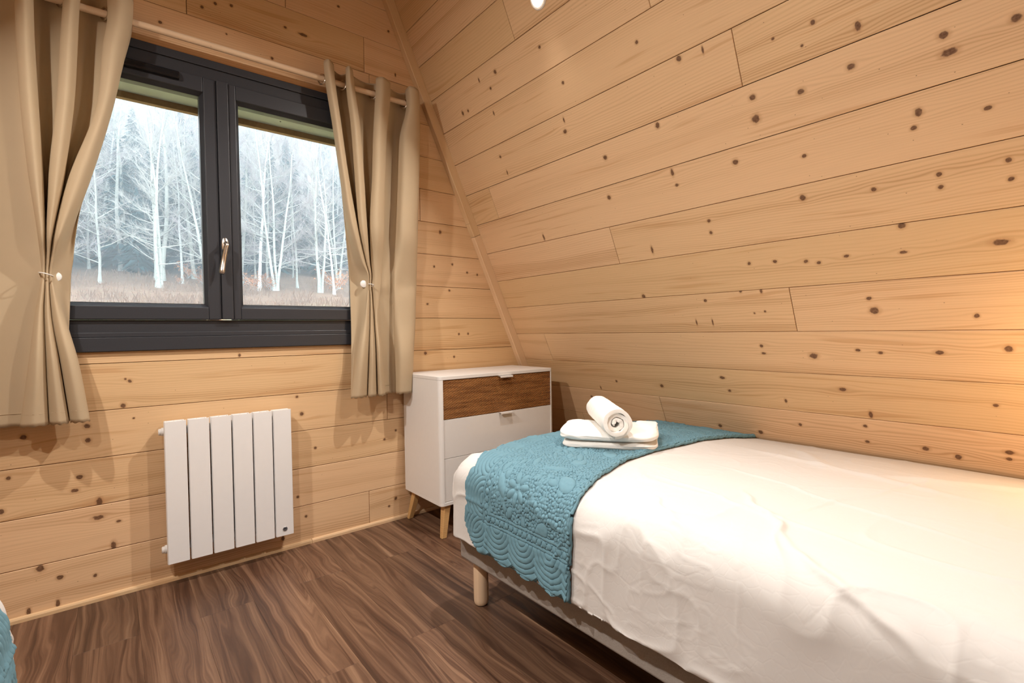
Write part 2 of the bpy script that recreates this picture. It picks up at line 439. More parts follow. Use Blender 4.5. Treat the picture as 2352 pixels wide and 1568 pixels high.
# sizes: s small, m middle, b big; the fourth value > 1 stretches the knot across the board
S_, M_, B_, G_ = .0042, .0068, .0095, .0125
SLOPE_KNOTS = [(1867,51,M_,1),(1970,60,B_,1.3),(1775,89,S_,1),(1842,105,S_,1),(2334,41,B_,.9),(2167,81,B_,.9),(2180,120,G_,.75),(1954,153,B_,.9),(1840,210,B_,.9),
 (1728,224,B_,.9),(1736,273,G_,1),(2065,175,M_,1),(2110,258,B_,1.1),(2099,294,M_,.9),(2269,248,M_,.8),(1847,358,M_,.9),(1785,383,S_,1),(1895,329,S_,1),(2007,347,S_,1),(1883,390,S_,1.3),
 (1844,454,B_,1.05),(1862,477,S_,1),(2007,435,M_,1),(2157,400,M_,1),(2161,430,M_,1),(2316,367,M_,1),(2323,410,M_,1),(2071,518,B_,1),(2187,529,S_,1),(2299,556,G_,.7),(2075,579,M_,.7),
 (1944,588,M_,.8),(1851,600,M_,.9),(1881,603,M_,.9),(1780,600,M_,.9),(1721,605,M_,1),(1871,546,M_,1.2),(1996,685,M_,.9),(2009,713,G_,1),(2243,725,M_,1.1),(1748,668,M_,1.3),(1733,719,S_,1),(1757,715,S_,1),
 (1239,108,M_,1),(1137,165,B_,1),(1100,184,M_,1.5),(1127,203,M_,1),(1063,260,B_,1.2),(1075,254,M_,1.1),(1134,260,M_,1.5),(1293,190,M_,1),(1462,97,M_,1),(1295,275,M_,1.6),(1298,302,B_,.9),(1559,135,B_,1),
 (1614,115,M_,1.8),(1510,288,B_,1.1),(1425,350,M_,1),(1390,362,B_,1),(1477,351,B_,1),(1679,240,M_,1),(1568,300,S_,1),(1544,396,B_,1.4),(1555,425,M_,.9),(1446,450,M_,1),(1399,453,B_,1),(1305,479,M_,1.1),
 (1356,480,M_,1),(1311,499,M_,1),(1165,396,M_,1.9),(1249,545,B_,1.7),(1689,372,B_,1),(1498,574,B_,1.7),(1633,534,M_,1.1),(1628,507,M_,1),(1157,512,M_,1.3),(1149,360,M_,1),(1365,521,M_,1.3),(1785,383,S_,1),
 (1478,680,B_,1),(1222,650,M_,1),(1365,650,M_,1),(1620,690,M_,1),(1600,740,M_,2.),(1637,740,M_,2.),(1700,668,M_,1.2),(1749,794,M_,1),(1754,811,M_,.8),(1869,817,G_,.9),(1970,804,M_,.9),(2022,810,M_,.85),
 (2158,809,B_,.8),(2317,801,B_,1),(1935,894,B_,.8),(1805,920,M_,1.3),(2000,952,B_,1.5),(1838,975,M_,1),(1987,978,M_,1),(1747,992,B_,1),(2126,1030,B_,.9),(2201,1049,B_,1),(2319,1039,B_,.8),(2318,1054,M_,.9),
 (1993,1014,M_,.9),(2287,931,M_,.9),(1659,867,B_,.8),(1416,875,M_,1),(1520,886,B_,1),(1380,890,M_,1.5),(1676,897,M_,.9),(1571,945,M_,1),(1644,945,M_,1),(1654,977,B_,1),(1359,910,M_,1)]
WALL_KNOTS = [(777,15,M_,.9),(625,134,M_,1),(655,63,M_,.9),(696,80,G_,.6),(908,172,M_,1.5),(892,72,M_,1),(997,612,M_,1),(1039,607,M_,1),(1073,626,M_,1),(1096,631,M_,1),(1032,667,M_,1),(982,698,M_,.9),(1054,767,M_,1),
 (1075,766,M_,1),(977,811,B_,1),(1043,819,M_,1),(1011,533,B_,1.2),(464,16,M_,1),(494,8,M_,1),(531,13,M_,1),(368,51,M_,1),(520,78,S_,1),(298,875,M_,1),(288,870,S_,1),(283,931,B_,1.1),(200,978,B_,1),(202,1011,B_,1),
 (53,1004,B_,1),(307,960,S_,1),(183,1095,B_,.9),(172,1126,B_,.8),(228,1151,G_,1.3),(226,1188,G_,.7),(273,1196,M_,.8),(261,1253,G_,1.4),(92,1305,G_,1),(138,1326,B_,1),(133,1385,B_,1.6),(66,1405,B_,1.5),(2,1175,B_,1),
 (19,1098,M_,1),(219,1321,M_,1),(693,950,B_,1),(682,911,M_,1),(724,1028,M_,1),(684,1141,M_,1),(703,1185,M_,1),(650,1236,B_,1.2),(883,1009,M_,1),(909,988,M_,1),(909,1144,B_,1),(894,1162,M_,1),(550,815,M_,1.2)]
# window wall: u = x, v = z, facing the camera (-y)
FR_BACK = (np.zeros(3), np.array([1., 0, 0]), np.array([0, 0, 1.]), np.array([0, -1., 0]))
wall_back = mesh_obj('wall_back', *(lambda a: (a.v, a.f))((lambda a: (a.box(-2.2, WIN[0], .020, .19, 0, TOP), a.box(WIN[1], 3.0, .020, .19, 0, TOP),
    a.box(WIN[0], WIN[1], .020, .19, 0, WIN[2]), a.box(WIN[0], WIN[1], .020, .19, WIN[3], TOP), a)[-1])(Acc())), M_GAP)
tag(wall_back, 'pine boarded gable wall around the window', kind='structure')
wk = [(lambda p: (p[0], p[2], r, a))(on_y(px, py, 0)) for px, py, r, a in WALL_KNOTS]
W = 0.18799; Z7 = 0.94505
edges_z = [Z7 + W * k for k in range(-5, 13)]
for i, z0 in enumerate(edges_z):
    z1 = min(z0 + W, TOP); z0 = max(z0, 0.0)
    if z1 - z0 < .01: continue
    js = [-2.2] + sorted({0: [1.069], 1: [.2], 2: [-.35], 3: [1.184], 4: [-.55], 5: [-.5], 9: [1.412], 13: [.292, 1.093], 14: [.7], 15: [.55]}.get(i, [])) + [2.9]
    # rows count from the floor: row i spans edges_z[i]
    for a, b in zip(js[:-1], js[1:]):
        pieces = [[(a, z0), (b, z0), (b, z1), (a, z1)]]
        if z1 > WIN[2] and z0 < WIN[3]:
            w0, w1, w2, w3 = WIN
            pieces = []
            if a < w0: pieces.append([(a, z0), (min(b, w0), z0), (min(b, w0), z1), (a, z1)])
            if b > w1: pieces.append([(max(a, w1), z0), (b, z0), (b, z1), (max(a, w1), z1)])
            lo, hi = max(a, w0), min(b, w1)
            if lo < hi:
                if z0 < w2: pieces.append([(lo, z0), (hi, z0), (hi, w2), (lo, w2)])
                if z1 > w3: pieces.append([(lo, w3), (hi, w3), (hi, z1), (lo, z1)])
        for p in pieces:
            p = clip(p, 1, TAN, XS + .01); p = clip(p, -1, TAN, XS - 2 * RIDGE + .01) if p else p
            if len(p) >= 3 and max(q[0] for q in p) - min(q[0] for q in p) > .02:
                plank(p, FR_BACK, .02, M_PINE, wall_back, wk)

# slanted walls: u along -y (towards the camera), v up the slope
def slope_wall(name, side, knots, joints, label):
    c, s = math.cos(THETA), math.sin(THETA)
    up = np.array([-s * side, 0, c]); nrm = np.array([-c * side, 0, -s])
    U = np.array([0, -1.0, 0]) if side > 0 else np.array([0, 1.0, 0])
    O = np.array([XS if side > 0 else 2 * RIDGE - XS, 0, 0])
    L = TOP / c
    b = [O, O + up * L, O - nrm * .12, O + up * L - nrm * .12]
    vv = []
    for y in (0.19, Y_BACK):
        for p in (O - nrm * .020, O + up * L - nrm * .020, O + up * L - nrm * .14, O - nrm * .14 + np.array([side * .0, 0, 0])):
            vv.append((p[0], y, p[2]))
    w = mesh_obj(name, vv, [(0, 1, 2, 3), (7, 6, 5, 4), (0, 4, 5, 1), (1, 5, 6, 2), (2, 6, 7, 3), (3, 7, 4, 0)], M_GAP)
    tag(w, label, kind='structure')
    ks = []
    for px, py, r, a in knots:
        p = on_slope(px, py); ks.append((-p[1], (p - O) @ up, r * 1.05, a))
    v = 2.6223 - .18634 * 15; row = 0
    while v < L:
        v0, v1 = max(v, 0), min(v + .18634, L)
        js = [.0] + joints.get(row, [(.45 + .73 * row) % 2.6 + .5]) + [-Y_BACK]
        if v1 - v0 > .012:
            for a_, b_ in zip(js[:-1], js[1:]):
                if side < 0: a_, b_ = -b_, -a_
                plank([(a_, v0), (b_, v0), (b_, v1), (a_, v1)], (O, U, up, nrm), .02, M_PINE, w, ks)
        v += .18634; row += 1
    return w
# the joints seen in the photograph, by row counted from the floor
J = {4: [1.025, 2.6], 5: [3.0], 6: [.30, 2.9], 7: [1.766, 3.1], 8: [2.95], 9: [1.021, 2.9], 10: [2.7], 11: [.263, 2.5], 12: [1.7415, 3.2], 13: [3.0], 14: [1.481, 3.1], 15: [.8, 2.4], 3: [.4, 2.2]}
wall_right = slope_wall('wall_right', 1, SLOPE_KNOTS, J, 'sloping pine boarded wall above the bed')
wall_left = slope_wall('wall_left', -1, [], {}, 'sloping pine boarded wall on the left')
wf = box('wall_front', -2.2, 3.0, Y_BACK - .12, Y_BACK, 0, TOP, M_PINE); tag(wf, 'pine wall behind the camera', kind='structure')
ce = box('ceiling', RIDGE - 1.2, RIDGE + 1.2, Y_BACK, .19, TOP, TOP + .12, M_PINE); tag(ce, 'flat pine ceiling at the top of the slopes', kind='structure')

# corner batten, two lengths, following the slope
def batten(name, z0, z1):
    up = np.array([-math.sin(THETA), 0, math.cos(THETA)]); nr = np.array([-math.cos(THETA), 0, -math.sin(THETA)])
    a = Acc(); c = math.cos(THETA)
    P0 = np.array([XS, 0, 0]) + up * (z0 / c); P1 = np.array([XS, 0, 0]) + up * (z1 / c)
    cs = [(0.001, -.001), (.052, -.001), (.052, -.034), (.049, -.037), (.001, -.037)]
    v = []
    for P in (P0, P1):
        for n_, y in cs: q = P + nr * n_; v.append((q[0], y, q[2]))
    n = len(cs); f = [tuple(range(n)), tuple(range(n, 2 * n))[::-1]] + [(i, i + n, (i + 1) % n + n, (i + 1) % n) for i in range(n)]
    # grain along the batten: own axes
    o = mesh_obj(name, v, f, M_PINE_TRIM)
    M = Matrix.Identity(4)
    side = np.cross(nr, up)
    for i in range(3): M[i][0] = up[i]; M[i][1] = nr[i]; M[i][2] = side[i]; M[i][3] = P0[i]
    Mi = M.inverted()
    for vt in o.data.vertices: vt.co = Mi @ vt.co
    o.matrix_world = M
    return o
t1 = batten('trim_1', 0.004, 1.655); tag(t1, 'lower pine batten in the corner beside the sloping wall', kind='structure')
t2 = batten('trim_2', 1.657, TOP - .01); tag(t2, 'upper pine batten in the corner beside the sloping wall', kind='structure')

# floor: laminate boards running towards the window
floor = box('floor', -2.2, 3.0, Y_BACK, .05, -.06, -.0085, M_GAP); tag(floor, 'dark walnut laminate floor', kind='structure')
FR_FLOOR = (np.zeros(3), np.array([0, 1., 0]), np.array([-1., 0, 0]), np.array([0, 0, 1.]))
FX = [.235 + .18 * k for k in range(-10, 13)]
for k, x0 in enumerate(FX):
    x1 = x0 + .18
    if x0 > XS or x1 < 2 * RIDGE - XS: continue
    off = (-.395 if k % 2 == 0 else -1.05) + [.0, .012, -.02, .01][k % 4]
    ys = sorted([off + 1.29 * q for q in range(-3, 2)])
    ys = [Y_BACK + .002] + [q for q in ys if Y_BACK + .05 < q < -.02] + [.0]
    for a, b in zip(ys[:-1], ys[1:]):
        plank([(a, -x0), (b, -x0), (b, -x1), (a, -x1)], FR_FLOOR, .008, M_WALNUT, floor, gap=.00018, cham=.00022)
for k, (a, b) in enumerate(((-1.7, .76), (.762, 2.5))):
    ac = Acc(); cs = [(-.001, .0), (-.013, .0), (-.013, .012), (-.010, .018), (-.001, .020)]
    o = mesh_obj('baseboard_back' if k == 0 else 'baseboard_right',
        [(a, y, z) for y, z in cs] + [(b, y, z) for y, z in cs],
        [tuple(range(5)), tuple(range(5, 10))[::-1]] + [(i, i + 5, (i + 1) % 5 + 5, (i + 1) % 5) for i in range(5)], M_PINE_TRIM)
    tag(o, ['thin pine strip along the floor under the window', 'thin pine strip along the floor behind the chest of drawers'][k], kind='structure')

# ------------------------------------------------------------------ window
win = empty('window_1', (0.415, 0, 1.6)); tag(win, 'two-leaf anthracite window with view of bare woods', kind='structure')
def ring(acc, x0, x1, z0, z1, wl, wr, wb, wt, y0, y1):
    acc.box(x0, x0 + wl, y0, y1, z0, z1); acc.box(x1 - wr, x1, y0, y1, z0, z1)
    acc.box(x0 + wl, x1 - wr, y0, y1, z0, z0 + wb); acc.box(x0 + wl, x1 - wr, y0, y1, z1 - wt, z1)
def bev(o, w=.003, seg=2):
    md = o.modifiers.new('bevel', 'BEVEL'); md.width = w; md.segments = seg; md.limit_method = 'ANGLE'; return o
x0, x1, z0, z1 = WIN
a = Acc(); ring(a, x0, x1, z0, z1, .05, .05, .127, .085, -.004, .07)
bev(a.build('frame', M_FRAME, win), .002)
a = Acc(); a.box(x0, x1, -.016, -.004, z0, 1.049); a.box(x0, x1, -.011, -.004, 1.0495, 1.069)
bev(a.build('lower_apron', M_FRAME, win), .002)
a = Acc(); a.box(x0, x1, -.012, -.004, 2.238, z1); bev(a.build('head_casing', M_FRAME, win), .002)
def sash(sx0, sx1, wl, wr, lab):
    a = Acc(); ring(a, sx0, sx1, 1.1215, 2.186, wl, wr, .055, .066, -.020, .052)
    s = bev(a.build('sash', M_FRAME, win), .004, 3); s['label'] = lab
    gx0, gx1, gz0, gz1 = sx0 + wl, sx1 - wr, 1.1765, 2.120
    b = Acc(); t_ = .013                                # sloping glazing bead
    vo = [(gx0, gz0), (gx1, gz0), (gx1, gz1), (gx0, gz1)]; vi = [(gx0 + t_, gz0 + t_), (gx1 - t_, gz0 + t_), (gx1 - t_, gz1 - t_), (gx0 + t_, gz1 - t_)]
    v = [(x, -.014, z) for x, z in vo] + [(x, .008, z) for x, z in vi] + [(x, .045, z) for x, z in vi] + [(x, .045, z) for x, z in vo]
    f = [(k + i, k + (i + 1) % 4, k + 4 + (i + 1) % 4, k + 4 + i) for k in (0, 4, 8) for i in range(4)]
    b.add(v, f)
    bd = b.build('glazing_bead', M_FRAME); bd.parent = s
    g = box('glass_pane', gx0 + .004, gx1 - .004, .014, .018, gz0 + .004, gz1 - .004, M_GLASS); g.parent = s
    e = Acc(); e.tube([(gx0 + t_, .019, gz0 + t_ + .001), (gx1 - t_, .019, gz0 + t_ + .001)], .0022, 6)
    sp = e.build('spacer_bar', M_STEEL); sp.parent = s
    return s
sash(x0 + .045, .392, .062, .050, 'left opening leaf')
sash(.438, x1 - .045, .032, .062, 'right opening leaf')
a = Acc(); a.box(.3925, .4375, -.030, -.004, 1.1225, 2.185); bev(a.build('astragal', M_FRAME, win), .003, 3)
# trickle vent
a = Acc(); pr = [(-.020, 2.142), (-.036, 2.146), (-.041, 2.154), (-.040, 2.170), (-.030, 2.178), (-.020, 2.180)]
v = [(x, y, z) for x in (-.11, .256) for y, z in pr]
a.add(v, [tuple(range(6))[::-1], tuple(range(6, 12))] + [(i, (i + 1) % 6, (i + 1) % 6 + 6, i + 6) for i in range(6)])
bev(a.build('trickle_vent', M_FRAME_GLOSS, win), .004, 3)
# handle
hz = 1.455; hx = .409
rose = Acc()
n = 24; cs = [(.0145 * math.cos(t) , .034 * (1 if math.sin(t) >= 0 else -1) * abs(math.sin(t)) ** .8) for t in [2 * math.pi * k / n for k in range(n)]]
v = [(hx + u, y, hz + w_) for y in (-.030, -.037) for u, w_ in cs] + [(hx + u * .8, -.040, hz + w_ * .88) for u, w_ in cs]
rose.add(v, [tuple(range(2 * n, 3 * n))] + [(k + i, k + (i + 1) % n, k + n + (i + 1) % n, k + n + i) for k in (0, n) for i in range(n)])
hob = rose.build('handle', M_STEEL, win, True)
lev = Acc(); path = []
for t in np.linspace(0, 1, 15):
    if t < .3: q = t / .3; path.append((hx, -.040 - .034 * math.sin(q * math.pi / 2), hz + .008 - .012 * (1 - math.cos(q * math.pi / 2))))
    else: q = (t - .3) / .7; path.append((hx - .021 * q, -.074 + .012 * math.sin(q * math.pi) * 1 + .006 * q, hz - .004 - .128 * q))
lev.tube(path, [.0085] * 4 + list(np.linspace(.0095, .0125, 10)) + [.0105], 12)
lv = lev.build('lever', M_STEEL, None, True); lv.parent = hob
# outer reveal: painted head and wooden edge, seen through the top of the panes
a = Acc(); a.box(x0 - .05, x1 + .05, .070, .215, 2.136, 2.30); a.build('reveal_head', M_SOFFIT, win)
a = Acc(); a.box(x0 - .05, x1 + .05, .2155, .245, 2.108, 2.40); a.build('cladding_board', M_CLAD, win)
a = Acc(); a.box(x0 - .05, x0, .075, .215, .95, 2.135); a.box(x1, x1 + .05, .075, .215, .95, 2.135); a.build('reveal_side', M_SOFFIT, win)
a = Acc(); a.box(x0 - .05, x1 + .05, .075, .25, 1.06, 1.09); a.build('outer_sill', M_FRAME, win)
for sx in (-.02, .70):
    lathe('screw_head', [(.0035, 0), (.0035, .002), (.002, .0028)], M_BLACK, (sx, .14, 2.136), 8, Matrix.Rotation(math.pi, 3, 'X'), win)

# ------------------------------------------------------------------ radiator
rad = empty('radiator', (.412, -.04, .1)); tag(rad, 'white six-column wall radiator under the window', 'radiator')
RX0, RZ0, RZ1, YF = .158, .103, .696, -.088
for k in range(6):
    a = Acc(); xa = RX0 + k * .0835 + .0021; xb = xa + .0793
    zb = RZ0 + (.0 if k < 5 else 0); 
    # face panel with softly folded sides
    pr = [(xa, YF + .016), (xa + .0015, YF + .002), (xa + .004, YF), (xb - .004, YF), (xb - .0015, YF + .002), (xb, YF + .016), (xb - .006, YF + .016), (xb - .008, YF + .006), (xa + .008, YF + .006), (xa + .006, YF + .016)]
    m_ = len(pr); v = [(x, y, z) for z in (zb, RZ1) for x, y in pr]
    a.add(v, [tuple(range(m_)), tuple(range(m_, 2 * m_))[::-1]] + [(i, i + m_, (i + 1) % m_ + m_, (i + 1) % m_) for i in range(m_)])
    col = a.build('column', M_RAD, rad)
    b = Acc()                                            # convector body and the slotted top
    xm = (xa + xb) / 2
    b.box(xm - .018, xm + .018, YF + .0065, -.030, zb + .02, RZ1 - .012)
    if k < 5:
        b.box(xa + .004, xb - .004, YF + .0165, YF + .0185, zb + .01, RZ1 - .003)
        b.box(xa + .004, xb - .004, -.031, -.029, zb + .01, RZ1 - .003)
        for xx in (xa + .006, xm - .002, xb - .010):
            b.box(xx, xx + .004, YF + .0187, -.0312, zb + .02, RZ1 - .003)
    else:
        b.box(xa + .003, xb - .003, YF + .0165, -.029, zb + .01, RZ1 - .002)
    w_ = b.build('fins', M_RAD); w_.parent = col
RY = Matrix.Rotation(-math.pi / 2, 3, 'Y')
for z in (.158, .652):
    a = Acc(); a.tube([(RX0 + .01, -.052, z), (.655, -.052, z)], .017, 14); a.build('header_tube', M_RAD, rad, True)
    lathe('end_plug', [(.0175, 0), (.0175, .008), (.014, .009), (.014, .016), (.011, .019)], M_PLASTIC, (RX0 + .004, -.052, z), 16, RY, rad)
for x in (.25, .56):
    box('wall_bracket', x, x + .03, -.0285, -.0005, .58, .63, M_RAD, rad, .002)
    box('wall_bracket', x, x + .03, -.0285, -.0005, .16, .21, M_RAD, rad, .002)
# control badge on the last column
RXm = Matrix.Rotation(math.pi / 2, 3, 'X')
bx, bz = on_y(655, 1214, YF)[0], on_y(655, 1214, YF)[2]
bd = lathe('badge', [(.0105, 0), (.0105, .0012), (.0095, .002)], M_SILVER, (bx, YF - .0001, bz), 24, RXm, rad)
dk = lathe('display', [(.0088, 0), (.0088, .0005)], M_DISPLAY, (bx, YF - .0021, bz), 24, RXm); dk.parent = bd
a = Acc(); a.box(bx - .005, bx + .003, YF - .0031, YF - .0027, bz + .001, bz + .0045); a.box(bx - .005, bx - .002, YF - .0031, YF - .0027, bz - .0005, bz + .001)
q = a.build('badge_mark', M_BLACK); q.parent = bd
a = Acc(); a.box(bx - .0055, bx + .0055, YF - .0031, YF - .0027, bz - .0045, bz - .0032)
q = a.build('badge_line', M_SILVER); q.parent = bd

# ------------------------------------------------------------------ curtain rod
ROD_Y, ROD_Z = -.080, 2.303
rod = empty('curtain_rod', (.4, ROD_Y, ROD_Z)); tag(rod, 'round pale wooden curtain rod above the window', 'curtain rod')
a = Acc(); a.tube([(-.62, ROD_Y, ROD_Z - .006), (1.345, ROD_Y, ROD_Z + .006)], .0135, 20); a.build('pole', M_BEECH, rad and rod, True)
bpy.data.objects['pole'].data.set_sharp_from_angle(angle=math.radians(40))
RYp = Matrix.Rotation(math.pi / 2, 3, 'Y')
lathe('end_cap', [(.013, 0), (.0155, .002), (.0155, .012), (.012, .016)], M_BEECH, (1.3455, ROD_Y, ROD_Z + .006), 20, RYp, rod)
lathe('end_cap', [(.013, 0), (.0155, .002), (.0155, .012), (.012, .016)], M_BEECH, (-.6205, ROD_Y, ROD_Z - .006), 20, RY, rod)
for x in (-.56, 1.325):
    a = Acc(); a.box(x - .009, x + .009, -.0665, -.0005, ROD_Z - .012, ROD_Z + .012); a.build('bracket', M_BEECH, rod)

# ------------------------------------------------------------------ curtains
def catmull(P, n):
    P = np.array(P, float); P = np.concatenate([[2 * P[0] - P[1]], P, [2 * P[-1] - P[-2]]])
    m_ = len(P) - 3; t = np.linspace(0, m_, n); i = np.minimum(t.astype(int), m_ - 1); u = (t - i)[:, None]
    a, b, c, d_ = P[i], P[i + 1], P[i + 2], P[i + 3]
    return .5 * (2 * b + (c - a) * u + (2 * a - 5 * b + 4 * c - d_) * u ** 2 + (3 * b - a - 3 * c + d_) * u ** 3)
def curtain(name, keys, n=140, rows=110):
    """keys: list of (z, [(column px, depth y), ...]) from top to hem, same number of points in each"""
    zs = np.array([k[0] for k in keys]); prof = []
    for z, pts in keys:
        prof.append([(x_at(px, z, y), y) for px, y in pts])
    prof = np.array(prof)                                # keys, points, 2
    zz = np.linspace(zs[0], zs[-1], rows)
    C_ = np.zeros((rows, prof.shape[1], 2))
    for j in range(prof.shape[1]):                       # monotone-ish cubic between the key heights
        for q in range(2):
            s_ = -zs; f_ = prof[:, j, q]
            dl = np.diff(f_) / np.diff(s_); m_ = np.zeros(len(f_)); m_[1:-1] = np.where(dl[1:] * dl[:-1] > 0, 2 * dl[1:] * dl[:-1] / (dl[1:] + dl[:-1] + 1e-12), 0); m_[0], m_[-1] = dl[0], dl[-1]
            k = np.clip(np.searchsorted(s_, -zz, 'right') - 1, 0, len(s_) - 2); h = s_[k + 1] - s_[k]; t = (-zz - s_[k]) / h
            C_[:, j, q] = f_[k] * (2 * t ** 3 - 3 * t ** 2 + 1) + f_[k + 1] * (3 * t ** 2 - 2 * t ** 3) + h * m_[k] * (t ** 3 - 2 * t ** 2 + t) + h * m_[k + 1] * (t ** 3 - t ** 2)
    P = np.zeros((rows, n, 3))
    for r in range(rows):
        c = catmull(C_[r], n); P[r, :, 0] = c[:, 0]; P[r, :, 1] = np.minimum(c[:, 1], -.024); P[r, :, 2] = zz[r]
    P[-1, :, 2] += .0025 * np.sin(np.arange(n) * 1.3)
    return P
def put_curtain(label, P, hem):
    root = empty('curtain', (float(P[0, :, 0].mean()), ROD_Y, float(P[:, :, 2].min())))
    tag(root, label, 'curtain', 'curtains at the window')
    o = fast_grid('cloth', P, M_CURTAIN); keep(o, root)
    sd = o.modifiers.new('solid', 'SOLIDIFY'); sd.thickness = .0016; sd.offset = 0
    # hem seam near the bottom
    i = -4
    a = Acc(); a.tube([p + np.array([0, -.0012, 0]) for p in P[i][::3]], .0009, 5); s = a.build('hem_stitch', M_CURTAIN); s.parent = o

    return root
F, Bk = -.150, -.040
# left curtain: start, trough, c1 l/m/r, trough, c2 l/m/r, trough, c3 l/m/r, inner edge, flap edge
def fold(c, f, b, n=.10):
    """one pleat: bulging front, pinched neck"""
    w = c[1] - c[0]
    return [(c[0] + w * n, b + (f - b) * .30), (c[0], b + (f - b) * .70), ((c[0] + c[1]) / 2, f), (c[1], b + (f - b) * .70), (c[1] - w * n, b + (f - b) * .30)]
def LK(z, st, c1, c2, c3, flap, f=F, b=Bk, far=-330):
    g12, g23 = (c1[1] + c2[0]) / 2, (c2[1] + c3[0]) / 2
    p = [(far, -.06), (far * .6, -.082), (far * .3, -.075), (st - 12, -.062)] + fold(c1, f, b) + [(g12, b)] + fold(c2, f, b) + [(g23, b)] + fold(c3, f, b)
    return (z, p[:-1] + [((c3[1] + flap) / 2, b), (flap, -.044)])
KL = [LK(2.375, 0, (30, 73), (150, 190), (246, 304), 306), LK(2.303, 0, (32, 75), (146, 183), (248, 302), 304),
      LK(2.15, 2, (36, 78), (139, 178), (236, 284), 284), LK(1.96, 5, (43, 85), (133, 172), (226, 262), 255),
      LK(1.65, 12, (64, 98), (113, 148), (160, 206), 204), LK(1.54, 18, (75, 101), (110, 135), (140, 180), 184), LK(1.43, 25, (86, 104), (106, 122), (124, 150), 173),
      LK(1.345, 35, (93, 105), (106, 115), (116, 130), 168, -.118, -.062),
      LK(1.287, 40, (96, 104), (105, 112), (113, 121), 163, -.104, -.075),
      LK(1.235, 35, (92, 103), (104, 113), (114, 128), 162, -.114, -.066),
      LK(1.15, 25, (82, 101), (102, 117), (118, 143), 160, -.126, -.056),
      LK(.96, 15, (66, 105), (107, 136), (140, 180), 156, F, -.05), LK(.735, 0, (46, 110), (115, 158), (163, 207), 170, -.135, -.05)]
PL = curtain('curtain', KL, 150, 110)
# the outer folds hang a little lower in the picture: hem line slopes with the folds
cl = put_curtain('left beige curtain drawn back and tied, hanging at the left edge of the window', PL, None)
# right curtain: flap edge, flap, A l/m/r, trough, B l/m/r, trough, C l/m/r, recess, recess, D l/m/r, end
def RK(z, fl, A, B, C_, rec, D, f=F, b=Bk, fy=-.05, cf=None):
    cf = cf or f
    return (z, [(fl, fy), ((fl + A[0]) / 2, fy - .008)] + fold(A, f, b)[1:] + [((A[1] + B[0]) / 2, b)] + fold(B, f, b) + [((B[1] + C_[0]) / 2, b)] + fold(C_, cf, b) + [(rec, b), (D[0] - 3, -.06), (D[0], -.10), ((D[0] * 2 + D[1]) / 3, f), (D[1] - 2, f * .93), (D[1] + 1, -.05)])
KR = [RK(2.375, 745, (744, 766), (794, 810), (864, 896), 910, (932, 962)), RK(2.303, 749, (747, 769), (795, 814), (863, 896), 910, (934, 963)),
      RK(2.1, 764, (763, 783), (806, 827), (858, 888), 903, (919, 963)), RK(1.85, 781, (780, 800), (815, 836), (855, 884), 898, (915, 961)),
      RK(1.6, 792, (799, 821), (824, 843), (850, 882), 892, (911, 958)), RK(1.42, 799, (825, 840), (841, 849), (853, 878), 888, (907, 956), -.118, -.056, -.045, -.105),
      RK(1.345, 802, (843, 848), (849, 853), (856, 876), 886, (906, 955), -.104, -.072, -.042, -.092), RK(1.305, 803, (844, 848), (849, 852), (855, 875), 886, (906, 955), -.100, -.076, -.042, -.088),
      RK(1.25, 804, (841, 849), (850, 854), (857, 872), 887, (906, 954), -.110, -.066, -.042, -.085), RK(1.12, 806, (834, 849), (850, 858), (860, 869), 889, (907, 953), -.122, -.058, -.044, -.112),
      RK(.93, 807, (820, 846), (848, 863), (865, 878), 895, (909, 949), F, -.05, -.06), RK(.722, 806, (808, 842), (845, 865), (868, 885), 899, (911, 946), -.134, -.05, -.09)]
PR = curtain('curtain', KR, 160, 110)
cr = put_curtain('right beige curtain drawn back and tied, hanging beside the white chest of drawers', PR, None)
def grommet(P, root, j_px, tilt):
    x = x_at(j_px, ROD_Z, ROD_Y)
    t = np.linspace(0, 2 * math.pi, 25)[:-1]; a = Acc()
    R_, r_ = .0215, .0045; v = []; nn = 8
    ca, sa = math.cos(tilt), math.sin(tilt)
    for th in t:
        for k in range(nn):
            ph = 2 * math.pi * k / nn; rr = R_ + r_ * math.cos(ph); h = .003 * math.sin(ph)
            lx, ly, lz = h, rr * math.cos(th), rr * math.sin(th)
            v.append((x + lx * ca - ly * sa, ROD_Y + lx * sa + ly * ca, ROD_Z + lz))
    f = [(i * nn + k, i * nn + (k + 1) % nn, ((i + 1) % 24) * nn + (k + 1) % nn, ((i + 1) % 24) * nn + k) for i in range(24) for k in range(nn)]
    o = mesh_obj('grommet', v, f, M_CHROME, None, True); keep(o, root)
for px in (25, 139, 240): grommet(PL, cl, px, .55)
for px in (739, 786, 856, 927): grommet(PR, cr, px, .55)
def tieback(label, x, y, z, kx, kz, cx, w):
    r = empty('tieback', (kx, -.045, kz)); tag(r, label, 'tieback', 'curtain tiebacks')
    k = lathe('knob', [(.004, 0), (.004, .012), (.016, .014), (.019, .018), (.018, .023), (.010, .026), (.002, .027)], M_PLASTIC, (kx, -.062, kz), 20, RXm, r)
    pts = []
    for t in np.linspace(0, 2 * math.pi, 21):
        pts.append((x + w * math.cos(t), y + .042 * math.sin(t), z + (kz - z) * .5 * (math.cos(t) * (1 if kx > x else -1) + 1)))
    a = Acc(); a.tube(pts, .0022, 6, False); a.build('cord', M_PLASTIC, r, True)
    return r
c1 = on_y(106, 627, -.09); k1 = on_y(127, 635, -.08)
tieback('white knob and elastic cord gathering the left curtain', c1[0], -.088, c1[2], k1[0], k1[2], 0, .019)
c2 = on_y(850, 657, -.09); k2 = on_y(835, 652, -.08)
tieback('white knob and elastic cord gathering the right curtain', c2[0], -.086, c2[2], k2[0], k2[2], 0, .013)

